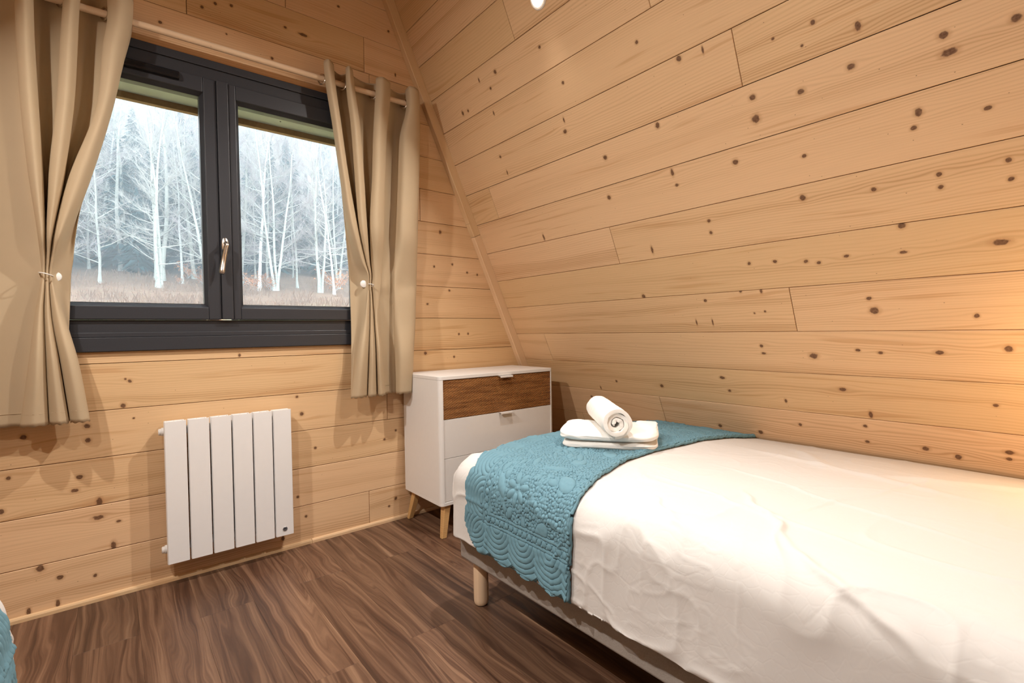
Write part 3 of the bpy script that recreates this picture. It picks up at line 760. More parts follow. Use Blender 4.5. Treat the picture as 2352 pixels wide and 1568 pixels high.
# ------------------------------------------------------------------ chest of drawers
ch = empty('chest_of_drawers', (1.672, -.21, 0)); tag(ch, 'white chest of drawers with splayed oak legs and one carved wooden drawer front', 'chest of drawers')
CX0, CX1, CYB, CYF, CZ0, CZ1 = 1.277, 2.068, -.016, -.408, .163, .824
def rounded_prism(name, x0, x1, yb, yf, z0, z1, r, mat, parent, both=True):
    pts = [(x0, yb)]
    for t in np.linspace(0, math.pi / 2, 6): pts.append((x0 + r - r * math.cos(t), yf + r - r * math.sin(t)))
    if both:
        for t in np.linspace(0, math.pi / 2, 6): pts.append((x1 - r + r * math.sin(t), yf + r - r * math.cos(t)))
    else: pts.append((x1, yf))
    pts.append((x1, yb)); n = len(pts)
    v = [(x, y, z) for z in (z0, z1) for x, y in pts]
    f = [tuple(range(n))[::-1], tuple(range(n, 2 * n))] + [(i, (i + 1) % n, (i + 1) % n + n, i + n) for i in range(n)]
    o = mesh_obj(name, v, f, mat); bev(o, .0015, 2); keep(o, parent); return o
rounded_prism('top_panel', CX0, CX1, CYB, CYF, CZ1 - .018, CZ1, .022, M_WHITE, ch)
rounded_prism('bottom_panel', CX0, CX1, CYB, CYF, CZ0, CZ0 + .018, .022, M_WHITE, ch)
def side_panel(x_out, sgn):
    r = .022; t = .016; pts = [(x_out, CYB)]
    for q in np.linspace(0, math.pi / 2, 6): pts.append((x_out + sgn * (r - r * math.cos(q)), CYF + r - r * math.sin(q)))
    pts += [(x_out + sgn * (r + .001), CYF + .02), (x_out + sgn * t, CYF + .025), (x_out + sgn * t, CYB)]
    n = len(pts); v = [(x, y, z) for z in (CZ0 + .0185, CZ1 - .0185) for x, y in pts]
    f = [tuple(range(n))[::-1], tuple(range(n, 2 * n))] + [(i, (i + 1) % n, (i + 1) % n + n, i + n) for i in range(n)]
    if sgn < 0: f = [q[::-1] for q in f]
    o = mesh_obj('side_panel', v, f, M_WHITE); keep(o, ch)
side_panel(CX0, 1); side_panel(CX1, -1)
box('back_panel', CX0 + .017, CX1 - .017, CYB - .006, CYB - .001, CZ0 + .019, CZ1 - .019, M_WHITE, ch)
def carved(name):
    t = NT(name); co = t.n('ShaderNodeTexCoord').outputs['Object']
    sep = t.n('ShaderNodeSeparateXYZ'); t.l(co, sep.inputs[0]); x, z = sep.outputs[0], sep.outputs[2]
    row = t.math('FLOOR', t.math('MULTIPLY', z, 165.0))
    sh = t.math('MULTIPLY', t.math('MODULO', t.math('ABSOLUTE', row), 2.0), .5)
    u = t.math('FRACT', t.math('ADD', t.math('MULTIPLY', x, 46.0), sh)); w = t.math('FRACT', t.math('MULTIPLY', z, 165.0))
    b = t.math('MULTIPLY', t.math('SINE', t.math('MULTIPLY', u, math.pi)), t.math('SINE', t.math('MULTIPLY', w, math.pi)))
    g = t.noise(t.xyz(t.math('MULTIPLY', x, 5.0), 0.0, t.math('MULTIPLY', z, 60.0)), 1.0, 4.0, .6)
    g2 = t.noise(t.xyz(t.math('MULTIPLY', x, 24.0), 0.0, t.math('MULTIPLY', z, 330.0)), 1.0, 3.0, .6)
    col = t.mix(t.ramp(g, .35, .68), (0.42, 0.185, 0.055), (0.21, 0.080, 0.020))
    col = t.mix(t.math('MULTIPLY', g2, .45), col, (0.16, 0.06, 0.018))
    t.bump(b, 0.85, 0.004)
    return t.set(col, .5, spec=.35)
M_CARVED = carved('carved_wood_front')
DX0, DX1 = CX0 + .0235, CX1 - .0175
for k, (za, zb) in enumerate(((.604, .8035), (.404, .602), (.1835, .402))):
    o = box('drawer', DX0, DX1, CYF + .003, CYF + .021, za, zb, M_CARVED if k == 0 else M_WHITE, ch, .0012)
    if k == 0: o['label'] = 'carved brown wood drawer front'
    hx0 = 1.655; a = Acc()
    a.box(hx0, hx0 + .088, CYF - .016, CYF + .0028, zb - .0015, zb + .0006); a.box(hx0, hx0 + .088, CYF - .0175, CYF - .016, zb - .0095, zb + .0006)
    h = bev(a.build('handle', M_WHITE), .0006, 1); h.parent = o
def leg(xt, yt, xb, yb, w=.030, d_=.042):
    v = [(xb - .014, yb - .012, 0), (xb + .014, yb - .012, 0), (xb + .014, yb + .012, 0), (xb - .014, yb + .012, 0),
         (xt - w * .62, yt - d_ / 2, CZ0 - .0005), (xt + w * .62, yt - d_ / 2, CZ0 - .0005), (xt + w * .62, yt + d_ / 2, CZ0 - .0005), (xt - w * .62, yt + d_ / 2, CZ0 - .0005)]
    f = [(3, 2, 1, 0), (4, 5, 6, 7), (0, 1, 5, 4), (1, 2, 6, 5), (2, 3, 7, 6), (3, 0, 4, 7)]
    M = Matrix(((0, 0, 1, 0), (1, 0, 0, 0), (0, 1, 0, 0), (0, 0, 0, 1)))   # local x runs up the leg
    o = mesh_obj('leg', [M.inverted() @ Vector(p) for p in v], f, M_OAK); bev(o, .003, 2)
    o.matrix_world = M; o.parent = ch; o.matrix_parent_inverse = Matrix.Translation(ch.location).inverted()
leg(1.325, -.372, 1.292, -.396); leg(1.325, -.062, 1.292, -.036); leg(2.02, -.372, 2.053, -.396); leg(2.02, -.062, 2.053, -.036)

# ------------------------------------------------------------------ beds
def vnoise(x, y, seed=0):
    """smooth value noise in -1..1"""
    rs = np.random.RandomState(seed); T = rs.rand(256, 256) * 2 - 1
    xi = np.floor(x).astype(int); yi = np.floor(y).astype(int); fx = x - xi; fy = y - yi
    fx = fx * fx * fx * (fx * (fx * 6 - 15) + 10); fy = fy * fy * fy * (fy * (fy * 6 - 15) + 10)
    g = lambda i, j: T[i % 256, j % 256]
    return (g(xi, yi) * (1 - fx) + g(xi + 1, yi) * fx) * (1 - fy) + (g(xi, yi + 1) * (1 - fx) + g(xi + 1, yi + 1) * fx) * fy
XE, YE, RC = 1.084, -1.035, .092
SIDE = RC * math.pi / 2 + .186                 # where the top turns over at the left side and at the foot
def top_z(x, y):
    xs = [.9, 1.07, 1.13, 1.25, 1.4, 1.6, 1.85, 2.1, 2.32]; zs = [.566, .574, .581, .586, .588, .588, .580, .557, .528]
    z = np.interp(x, xs, zs)
    return z - .004 * np.clip((y + 1.25) / .22, 0, 1) ** 2 * np.clip((2.2 - x) / .4, 0, 1)
def cloth_map(px, py):
    ox = np.maximum(0, XE - px); oy = np.maximum(0, py - YE)
    o = np.minimum((ox ** 6 + oy ** 6) ** (1 / 6), SIDE * 1.015); hy = np.hypot(ox, oy) + 1e-9; dx, dy = ox / hy, oy / hy
    th = np.minimum(o / RC, math.pi / 2); ex = np.maximum(0, o - RC * math.pi / 2)
    hor = RC * np.sin(th) + .02 * ex; down = RC * (1 - np.cos(th)) + ex
    x = np.where(ox > 0, XE, px) - hor * dx; y = np.where(oy > 0, YE, py) + hor * dy
    z = top_z(np.maximum(px, XE), np.minimum(py, YE)) - down
    n = np.stack([-np.sin(th) * dx, np.sin(th) * dy, np.cos(th)], -1)
    return np.stack([x, y, z], -1), n, ex
def crumple(px, py, ex):
    """wrinkle height of the cotton cover"""
    wx = px + .05 * vnoise(px * 5, py * 5, 1); wy = py + .05 * vnoise(px * 5 + 9, py * 5, 2)
    side = np.clip((1.32 - px) / .22, 0, 1); foot = np.clip((py + 1.25) / .2, 0, 1); sd = np.maximum(side, foot)
    a = 1 - np.abs(vnoise(wx * 6 + 3, wy * 6, 3)); b = 1 - np.abs(vnoise(wx * 13, wy * 12 + 5, 4)); c = 1 - np.abs(vnoise(wx * 29, wy * 26, 5))
    g = np.clip(.55 + 1.1 * vnoise(px * 3.1 + 4, py * 3.1, 10), .1, 1.3)
    h = (.0022 + .0045 * sd) * (a ** 9 - .2) + (.0011 + .0036 * sd) * g * (b ** 9 - .2) + (.0005 + .0016 * sd) * g * (c ** 7 - .2)
    h += .0025 * vnoise(px * 3, py * 2.2, 6)
    h += np.clip(ex / .2, 0, 1) * (.006 * vnoise(py * 6.5 + px * 1.5, px * 1.2, 7) + .004 * vnoise(py * 15, px * 2, 8))
    # packing creases and long pulls
    for (x0, y0, x1, y1, w, k) in ((1.30, -1.62, 1.18, -2.3, .006, .004), (1.55, -1.7, 1.35, -2.45, .006, .004), (1.9, -1.6, 1.7, -2.4, .02, .006), (1.2, -2.05, 1.9, -2.25, .006, .0035),
                                   (1.15, -1.75, 1.02, -1.95, .007, .006), (1.35, -1.9, 1.1, -2.15, .009, .007), (2.1, -1.75, 1.75, -2.0, .025, .007), (1.12, -2.1, .95, -2.4, .010, .008), (1.75, -2.05, 2.1, -2.6, .03, .010)):
        d_ = np.array([x1 - x0, y1 - y0]); L = np.hypot(*d_); d_ = d_ / L
        s = ((px - x0) * d_[0] + (py - y0) * d_[1]) / L; q = (px - x0) * -d_[1] + (py - y0) * d_[0] + .012 * vnoise(s * 6, s * 0 + w * 1000, 9)
        h += k * np.exp(-(q / w) ** 2) * np.clip(s * 4, 0, 1) * np.clip((1 - s) * 4, 0, 1)
    return h
HEAD = -2.96
def duvet_points():
    a = np.linspace(2.303, XE - SIDE, 340); b = np.linspace(YE + RC * math.pi / 2 + .20, HEAD, 470)
    A, B = np.meshgrid(a, b, indexing='ij')
    A = A + .012 * vnoise(B * 3, A * 0, 11) * np.clip((XE - A) / SIDE, 0, 1)
    P, N, ex = cloth_map(A, B)
    h = crumple(A, B, ex) + .010
    P = P + N * h[..., None]
    lim = XS - TAN * P[..., 2] - .012
    P[..., 0] = np.minimum(P[..., 0], lim)
    return P
QW, QX0 = .52, 2.296                                # width of the runner, its edge at the wall
Q_END = XE - RC * math.pi / 2 - .192               # its hem, measured over the edge of the bed
Q_LEN = QX0 - Q_END
def skew(px): t = np.clip((1.42 - px) / .50, 0, 1); return -.105 * t * t * (3 - 2 * t)
PER = .125
def quilt_height(u, s, rs):
    D = np.full(u.shape, 9.0)                      # distance to the nearest stitch line
    lines = lambda D, d: np.minimum(D, np.abs(d))
    e = np.minimum(u, s); hem = s <= u
    w = np.where(hem, u, s)                        # along the border
    k = np.floor(w / PER); cw = (k + .5) * PER
    r = np.hypot(w - cw, e - .112)
    for q in (.020, .036, .052, .068, .084, .099): D = np.where(e < .108, lines(D, np.maximum(np.abs(r - q), (w - cw) * 0 + 0)), D)
    D = np.where((e < .108), lines(D, e - .006), D)
    for q in (.110, .119, .144, .153): D = lines(D, np.where(e > .05, e - q, 9))
    pit = .0225; kk = np.floor(w / pit); rr = np.hypot(w - (kk + .5) * pit, e - .1315)
    D = np.where((e > .119) & (e < .144), lines(D, rr - .0098), D)
    inside = e > .155
    # pebbles
    cell = .0105
    gi = np.floor(u / cell).astype(int); gj = np.floor(s / cell).astype(int)
    J = rs.rand(400, 400, 2)
    f1 = np.full(u.shape, 9.0); f2 = np.full(u.shape, 9.0)
    for a in (-1, 0, 1):
        for b in (-1, 0, 1):
            ii, jj = gi + a, gj + b; q = J[ii % 400, jj % 400]
            d_ = np.hypot(u - (ii + q[..., 0]) * cell, s - (jj + q[..., 1]) * cell)
            f2 = np.where(d_ < f1, f1, np.minimum(f2, d_)); f1 = np.minimum(f1, d_)
    peb = (f2 - f1) * .5
    # leaves, petals and scrolls
    shapes = []
    r2 = random.Random(12)
    for cs in np.arange(.25, 1.7, .30):
        fu, fs = .27 + r2.uniform(-.02, .03), cs
        for q in range(7):
            t = 2 * math.pi * q / 7 + .2; shapes.append((fu + .032 * math.cos(t), fs + .032 * math.sin(t), .020, .010, t))
        shapes.append((fu, fs, .011, .011, 0)); shapes.append((fu, fs, .0065, .0065, 0))
        for q in range(13):
            t = r2.uniform(0, 6.28); rad = r2.uniform(.072, .15)
            shapes.append((fu + .1 * math.cos(t) * rad / .1, fs + rad * math.sin(t), r2.uniform(.018, .042), r2.uniform(.008, .015), t + r2.uniform(-1.2, 1.2)))
        shapes.append((.40, cs - .09, .034, .024, 1.0)); shapes.append((.45, cs + .06, .040, .026, -.7)); shapes.append((.36, cs + .12, .05, .014, .3))
    best = np.full(u.shape, 9.0); isin = np.zeros(u.shape, bool)
    for (cu, cs, l, wd, an) in shapes:
        m_ = (np.abs(u - cu) < .07) & (np.abs(s - cs) < .07)
        if not m_.any(): continue
        x = (u[m_] - cu) * math.cos(an) + (s[m_] - cs) * math.sin(an); y = -(u[m_] - cu) * math.sin(an) + (s[m_] - cs) * math.cos(an)
        q = np.hypot(x / l, y / wd); d_ = np.abs(q - 1) * wd
        best[m_] = np.minimum(best[m_], d_); isin[m_] |= q < 1
    inner = np.where(isin, best, np.minimum(best, peb))
    D = np.where(inside, np.minimum(D, inner), D)
    small = inside & ~isin
    h = np.where(small, .0018, .0034) * (1 - np.exp(-(D / np.where(small, .0028, .0055)) ** 2)) - .0030 * np.exp(-(D / .0019) ** 2)
    h += .0006 * vnoise(u * 160, s * 160, 21) + .0007 * vnoise(u * 60, s * 90, 22)
    return h
def scallop(w): return .024 * (1 - np.abs(np.sin(np.pi * w / PER)) ** .8)
def runner_points(s_lo=0, s_hi=Q_LEN, ns=600, nu=205, lift=.0055, relief=True, phase=0.0):
    s0 = np.linspace(s_lo, s_hi, ns); u0 = np.linspace(0, QW, nu)
    S, U = np.meshgrid(s0, u0, indexing='ij')
    eu = scallop(S) + .02 * np.exp(-(S / .05) ** 2); es = scallop(U + phase) + .02 * np.exp(-(U / .05) ** 2)
    u = eu + (1 - eu / QW) * U; s = es * (1 - np.clip((S - s_lo) / .5, 0, 1)) + S
    px = Q_END + s; py = -.985 - u + skew(px)
    py = py + .006 * vnoise(px * 5, py * 5, 31)
    P, N, ex = cloth_map(px, py)
    h = crumple(px, py, ex) + .012 + lift
    h = h + .005 * np.exp(-((QW - u) / .03) ** 2)
    if relief: h = h + quilt_height(u, s, np.random.RandomState(8))
    P = P + N * h[..., None]
    P[..., 0] = np.minimum(P[..., 0], XS - TAN * P[..., 2] - .006)
    return P, N
def build_bed(label):
    bed = empty('bed', (1.68, -1.95, 0)); tag(bed, label, 'bed', 'single beds under the slopes')
    b = box('base', 1.032, 2.30, -2.93, -.955, .176, .31, M_BASE, bed, .012, 3)
    a = Acc(); a.tube([(1.034, -.957, .243), (1.034, -2.9, .243)], .0022, 6); sm = a.build('piping', M_BASE); sm.parent = b
    for x, y in ((1.086, -1.018), (2.24, -1.018), (1.086, -2.86), (2.24, -2.86)):
        lg = lathe('leg', [(.024, .0), (.026, .004), (.0275, .009), (.0285, .02), (.0285, .1762)], M_BEECH, (x, y, 0.0035), 24, None, bed)
        lg.data.materials[0] = M_BEECH
        p = lathe('foot_pad', [(.022, 0), (.022, .0038)], M_BLACK, (x, y, 0), 16); p.parent = lg
    box('mattress', 1.045, 2.285, -2.93, -.97, .311, .50, M_DUVET, bed, .04, 4)
    return bed
bed = build_bed('grey upholstered bed base on round beech legs under the right sloping wall')
DP = duvet_points()
duvet = fast_grid('duvet', DP, M_DUVET, flip=False)
tag(duvet, 'crumpled white cotton duvet spread over the right bed', 'duvet', 'duvets on the beds')
sd = duvet.modifiers.new('solid', 'SOLIDIFY'); sd.thickness = .004; sd.offset = -1
RP, RN = runner_points()
runner = fast_grid('bed_runner', RP, M_QUILT)
tag(runner, 'blue quilted bed runner with scalloped hem across the right bed', 'bed runner', 'quilted runners on the beds')
sd = runner.modifiers.new('solid', 'SOLIDIFY'); sd.thickness = .006; sd.offset = -1
hemline = [RP[0, i] for i in range(RP.shape[1] - 1, -1, -3)] + [RP[i, 0] for i in range(3, RP.shape[0], 3)]
a = Acc(); a.tube(hemline, .0034, 8); bd = a.build('binding', M_BINDING, None, True); bd.parent = runner
a = Acc(); a.tube([RP[i, -1] - RN[i, -1] * .002 for i in range(0, RP.shape[0], 3)], .0055, 8); fo = a.build('folded_edge', M_QUILT, None, True); fo.parent = runner
UP, UN = runner_points(-.006, .06, 12, 205, -.006, False, PER / 2)
ul = fast_grid('under_layer', UP, M_QUILT); ul.parent = runner
sd = ul.modifiers.new('solid', 'SOLIDIFY'); sd.thickness = .004; sd.offset = -1
a = Acc(); a.tube([UP[0, i] for i in range(0, UP.shape[1], 2)], .003, 6); q = a.build('under_binding', M_BINDING, None, True); q.parent = ul

# the second bed, mirrored on the left slope
def mirrored(o, dx, dy, parent=None):
    c = o.copy(); link(c)
    if parent is None:
        c.location = (dx - .975 * o.location.x, o.location.y + dy, o.location.z); c.scale = (-.975, 1, 1)
    else: c.parent = parent; c.matrix_parent_inverse = o.matrix_parent_inverse.copy()
    for k in [q for q in bpy.data.objects if q.parent == o]: mirrored(k, dx, dy, c)
    return c
BX2 = .781
for src, lab in ((bed, 'grey bed base on round legs at the lower left edge of the photo'), (duvet, 'white duvet of the left bed, just showing at the lower left edge'),
                 (runner, 'blue quilted runner of the left bed, showing in the lower left corner')):
    c = mirrored(src, BX2, -.13); c['label'] = lab

# ------------------------------------------------------------------ towels on the runner
def slab(name, L, Wd, t, e1, mat, parent, org, dl, dw, z0, seed, ends=0.0, tilt=0.0):
    n, m_ = 56, 96; P = np.zeros((n, m_, 3))
    ph = np.linspace(-math.pi / 2, math.pi / 2, n); th = np.linspace(0, 2 * math.pi, m_, endpoint=False)
    sp = lambda c, e: np.sign(c) * np.abs(c) ** e
    PH, TH = np.meshgrid(ph, th, indexing='ij')
    l = sp(np.cos(PH), .42) * sp(np.cos(TH), e1); w = sp(np.cos(PH), .42) * sp(np.sin(TH), e1); h = sp(np.sin(PH), .75)
    l, w = l * L / 2, w * Wd / 2; tt = t + ends * (np.abs(l) / (L / 2)) ** 2
    zz = z0 + (h * .5 + .5) * tt + tilt * l
    zz += .0022 * vnoise(l * 30 + seed, w * 30, 40 + seed) * (h > -.5)
    l = l + .003 * vnoise(w * 25, h * 3 + seed, 41); w = w + .004 * vnoise(l * 16, h * 3 + seed, 42)
    X = org[None, None, :2] + l[..., None] * dl + w[..., None] * dw
    P[..., :2] = X; P[..., 2] = zz
    o = fast_grid(name, P, mat, closed=True); 
    if parent: keep(o, parent)
    return o
A0, A1 = np.array([1.301, -1.239]), np.array([1.504, -1.533]); dl = (A1 - A0) / np.linalg.norm(A1 - A0); dw = np.array([-dl[1], dl[0]])
TB = .606
tc = (A0 + A1) / 2 + dw * .14
ft = empty('folded_towel', (tc[0], tc[1], TB)); tag(ft, 'thick white towel folded flat on the blue runner', 'towel')
slab('lower_fold', .352, .275, .036, .30, M_TOWEL, ft, tc + dw * .0, dl, dw, TB - .004, 1)
slab('upper_fold', .366, .285, .036, .34, M_TOWEL, ft, tc - dl * .004, dl, dw, TB + .027, 2, .016)
slab('turned_corner', .080, .150, .012, .3, M_TOWEL, ft, tc + dl * .136 + dw * .06, dl, dw, TB + .058, 3)
def roll(p0, p1, R0, label):
    p0, p1 = np.array(p0), np.array(p1); ax = p1 - p0; L = np.linalg.norm(ax); ax /= L
    sx = np.cross(ax, (0, 0, 1)); sx /= np.linalg.norm(sx); sz = np.cross(sx, ax)
    turns = 2.9; nt, nl = 170, 40
    t = np.linspace(0, 1, nt); q = np.linspace(0, 1, nl)
    T, Q = np.meshgrid(t, q, indexing='ij')
    ang = -2.3 - 2 * math.pi * turns * T
    rad = R0 * (.20 + .80 * T ** .85) * (1 + .03 * vnoise(T * 9, Q * 2, 51)) + .0014 * vnoise(ang * 3, Q * 18, 52)
    end = (.010 * vnoise(T * 6, Q * 0, 53) - .016 * (1 - T)) * (1 - 2 * Q)
    z = (Q * L)[..., None] * ax + p0
    sq = np.where(np.sin(ang) < 0, .93, 1.0)
    P = z - end[..., None] * ax + (rad * np.cos(ang))[..., None] * sx + (rad * np.sin(ang) * sq)[..., None] * sz
    e = empty('rolled_towel', tuple(p0)); tag(e, label, 'towel')
    o = fast_grid('terry_roll', P, M_TOWEL); keep(o, e)
    sd = o.modifiers.new('solid', 'SOLIDIFY'); sd.thickness = .0140; sd.offset = -1; sd.use_even_offset = False
    bv = o.modifiers.new('bevel', 'BEVEL'); bv.width = .0035; bv.segments = 3; bv.limit_method = 'ANGLE'; bv.angle_limit = math.radians(60)
    return e
roll((1.392, -1.440, TB + .052 + .054), (1.605, -1.165, TB + .054 + .058), .060, 'white towel rolled up, lying across the folded towel')

# ------------------------------------------------------------------ ceiling spotlights
M_BULB = NT('spot_bulb'); M_BULB.b.inputs['Emission Color'].default_value = (1.0, .80, .55, 1); M_BULB.b.inputs['Emission Strength'].default_value = 60; M_BULB = M_BULB.m
SL = {(1, 0): 'lit recessed spotlight at the top edge of the photo, above the bed', (1, 1): 'second recessed spotlight on the right slope, mirrored in the right window pane', 
      (-1, 0): 'recessed spotlight on the left slope nearest the window', (-1, 1): 'recessed spotlight on the left slope farther from the window'}
for k, (x, y, z, side) in enumerate(SPOTS):
    e = empty('ceiling_spotlight', (x, y, z)); tag(e, SL[(side, k // 2)], 'spotlight', 'ceiling spotlights')
    rot = spot_axis(side).to_track_quat('Z', 'Y').to_matrix()
    lathe('trim_ring', [(.030, .0005), (.045, .0005), (.045, .003), (.041, .007), (.033, .007), (.030, .003)], M_WHITE, (x, y, z), 28, rot, e)
    lathe('bulb', [(.0295, .001), (.0295, .004), (.026, .009), (.014, .0125), (.004, .0135)], M_BULB, (x, y, z), 24, rot, e)

# ------------------------------------------------------------------ the wood outside
R = random.Random(77)
GY = [0, .3, 12, 20, 30, 40, 50, 70, 100, 150, 220]; GZ = [-.4, -.4, .9, 1.72, 2.8, 4.5, 7.2, 17.0, 34.0, 62.0, 92.0]
def ground_z(x, y):
    x = np.asarray(x, float); y = np.asarray(y, float)
    return np.interp(y, GY, GZ) + .25 * vnoise(x * .16, y * .16, 61) * np.clip((y - 6) / 10, 0, 1) + .04 * (x - 4) * np.clip((y - 25) / 30, 0, 1)
gx, gy = np.meshgrid(np.linspace(-60, 110, 120), np.concatenate([np.linspace(.26, 60, 110), np.linspace(62, 220, 60)]), indexing='ij')
def ground_mat():
    t = NT('meadow_and_leaf_litter'); co = t.n('ShaderNodeTexCoord').outputs['Object']
    sep = t.n('ShaderNodeSeparateXYZ'); t.l(co, sep.inputs[0]); y = sep.outputs[1]
    a = t.noise(co, .35, 4, .6); b = t.noise(co, 1.6, 5, .75); c = t.noise(co, 9.0, 4, .75)
    f = t.ramp(t.math('ADD', y, t.math('MULTIPLY', a, 12.0)), 29.0, 36.0)
    grass = t.mix(b, (0.13, 0.17, 0.06), (0.36, 0.30, 0.17)); grass = t.mix(t.ramp(a, .50, .60, 0., .8), grass, (0.42, 0.13, 0.05))
    litter = t.mix(b, (0.07, 0.045, 0.035), (0.27, 0.15, 0.10)); litter = t.mix(t.ramp(c, .5, .7), litter, (0.22, 0.20, 0.12))
    t.bump(c, .6, .05)
    return t.set(t.mix(f, grass, litter), .95, spec=.1)
gr = fast_grid('ground', np.stack([gx, gy, ground_z(gx, gy)], -1), ground_mat()); tag(gr, 'meadow rising into the leaf-strewn hillside outside', kind='structure')
def bark(name, col, dark, sc=1.0):
    t = NT(name); co = t.n('ShaderNodeTexCoord').outputs['Object']
    sep = t.n('ShaderNodeSeparateXYZ'); t.l(co, sep.inputs[0])
    n = t.noise(t.xyz(t.math('MULTIPLY', sep.outputs[0], 6.0), t.math('MULTIPLY', sep.outputs[1], 6.0), t.math('MULTIPLY', sep.outputs[2], 5.0 * sc)), 1.0, 4, .65)
    rn = t.n('ShaderNodeObjectInfo').outputs['Random']
    return t.set(t.mix(t.ramp(n, .50, .70), t.mix(rn, col, tuple(c * .8 for c in col)), dark), .9, spec=.1)
M_BARK = bark('pale_mossy_bark', (0.42, 0.42, 0.38), (0.20, 0.21, 0.17))
M_BIRCH = bark('white_birch_bark', (0.62, 0.63, 0.60), (0.12, 0.11, 0.10), 2.5)
M_TWIG = plain('pale_twigs', (0.43, 0.40, 0.37), 0.9, noise=.2, scale=3)
M_TWIG2 = plain('violet_grey_twigs', (0.34, 0.29, 0.29), 0.9, noise=.2, scale=3)
def leafmat(name, a, b):
    t = NT(name); co = t.n('ShaderNodeTexCoord').outputs['Object']; rn = t.n('ShaderNodeObjectInfo').outputs['Random']
    return t.set(t.mix(rn, t.mix(t.noise(co, 2.5, 2), a, b), tuple(.6 * q for q in a)), .8, spec=.2)
M_NEEDLE = leafmat('dark_needles', (0.018, 0.062, 0.075), (0.040, 0.100, 0.105))
M_COPPER = leafmat('copper_beech_leaves', (0.55, 0.20, 0.08), (0.62, 0.32, 0.16))
M_CBARK = plain('brown_conifer_bark', (0.10, 0.08, 0.07), .9)
def fast_tubes(segs, n):
    """segs: list of (p0, p1, r0, r1) cones -> verts, faces"""
    A = np.array([s[0] for s in segs]); B = np.array([s[1] for s in segs]); r0 = np.array([s[2] for s in segs]); r1 = np.array([s[3] for s in segs])
    d_ = B - A; d_ /= np.linalg.norm(d_, axis=1, keepdims=True) + 1e-9
    ref = np.where(np.abs(d_[:, 2:3]) < .9, [[0, 0, 1.]], [[1., 0, 0]]); a = np.cross(d_, ref); a /= np.linalg.norm(a, axis=1, keepdims=True); b = np.cross(d_, a)
    v = []
    for k in range(n):
        w = a * math.cos(2 * math.pi * k / n) + b * math.sin(2 * math.pi * k / n)
        v += [A + w * r0[:, None], B + w * r1[:, None]]
    V = np.stack(v, 1).reshape(-1, 3); m_ = len(segs); base = np.arange(m_)[:, None] * 2 * n
    f = []
    for k in range(n):
        q = (k + 1) % n; f.append(np.stack([base[:, 0] + 2 * k, base[:, 0] + 2 * q, base[:, 0] + 2 * q + 1, base[:, 0] + 2 * k + 1], -1))
    return V, np.stack(f, 1).reshape(-1, 4)
def fast_mesh(name, V, Fq, mat, parent=None):
    me = bpy.data.meshes.new(name); V = np.asarray(V, np.float32); Fq = np.asarray(Fq, np.int32)
    me.vertices.add(len(V)); me.vertices.foreach_set('co', V.ravel()); me.loops.add(Fq.size); me.loops.foreach_set('vertex_index', Fq.ravel())
    k = Fq.shape[1]; me.polygons.add(len(Fq)); me.polygons.foreach_set('loop_start', np.arange(0, Fq.size, k, dtype=np.int32)); me.polygons.foreach_set('loop_total', np.full(len(Fq), k, np.int32))
    me.update(calc_edges=True); me.materials.append(mat); o = link(bpy.data.objects.new(name, me))
    if parent: o.parent = parent
    return o
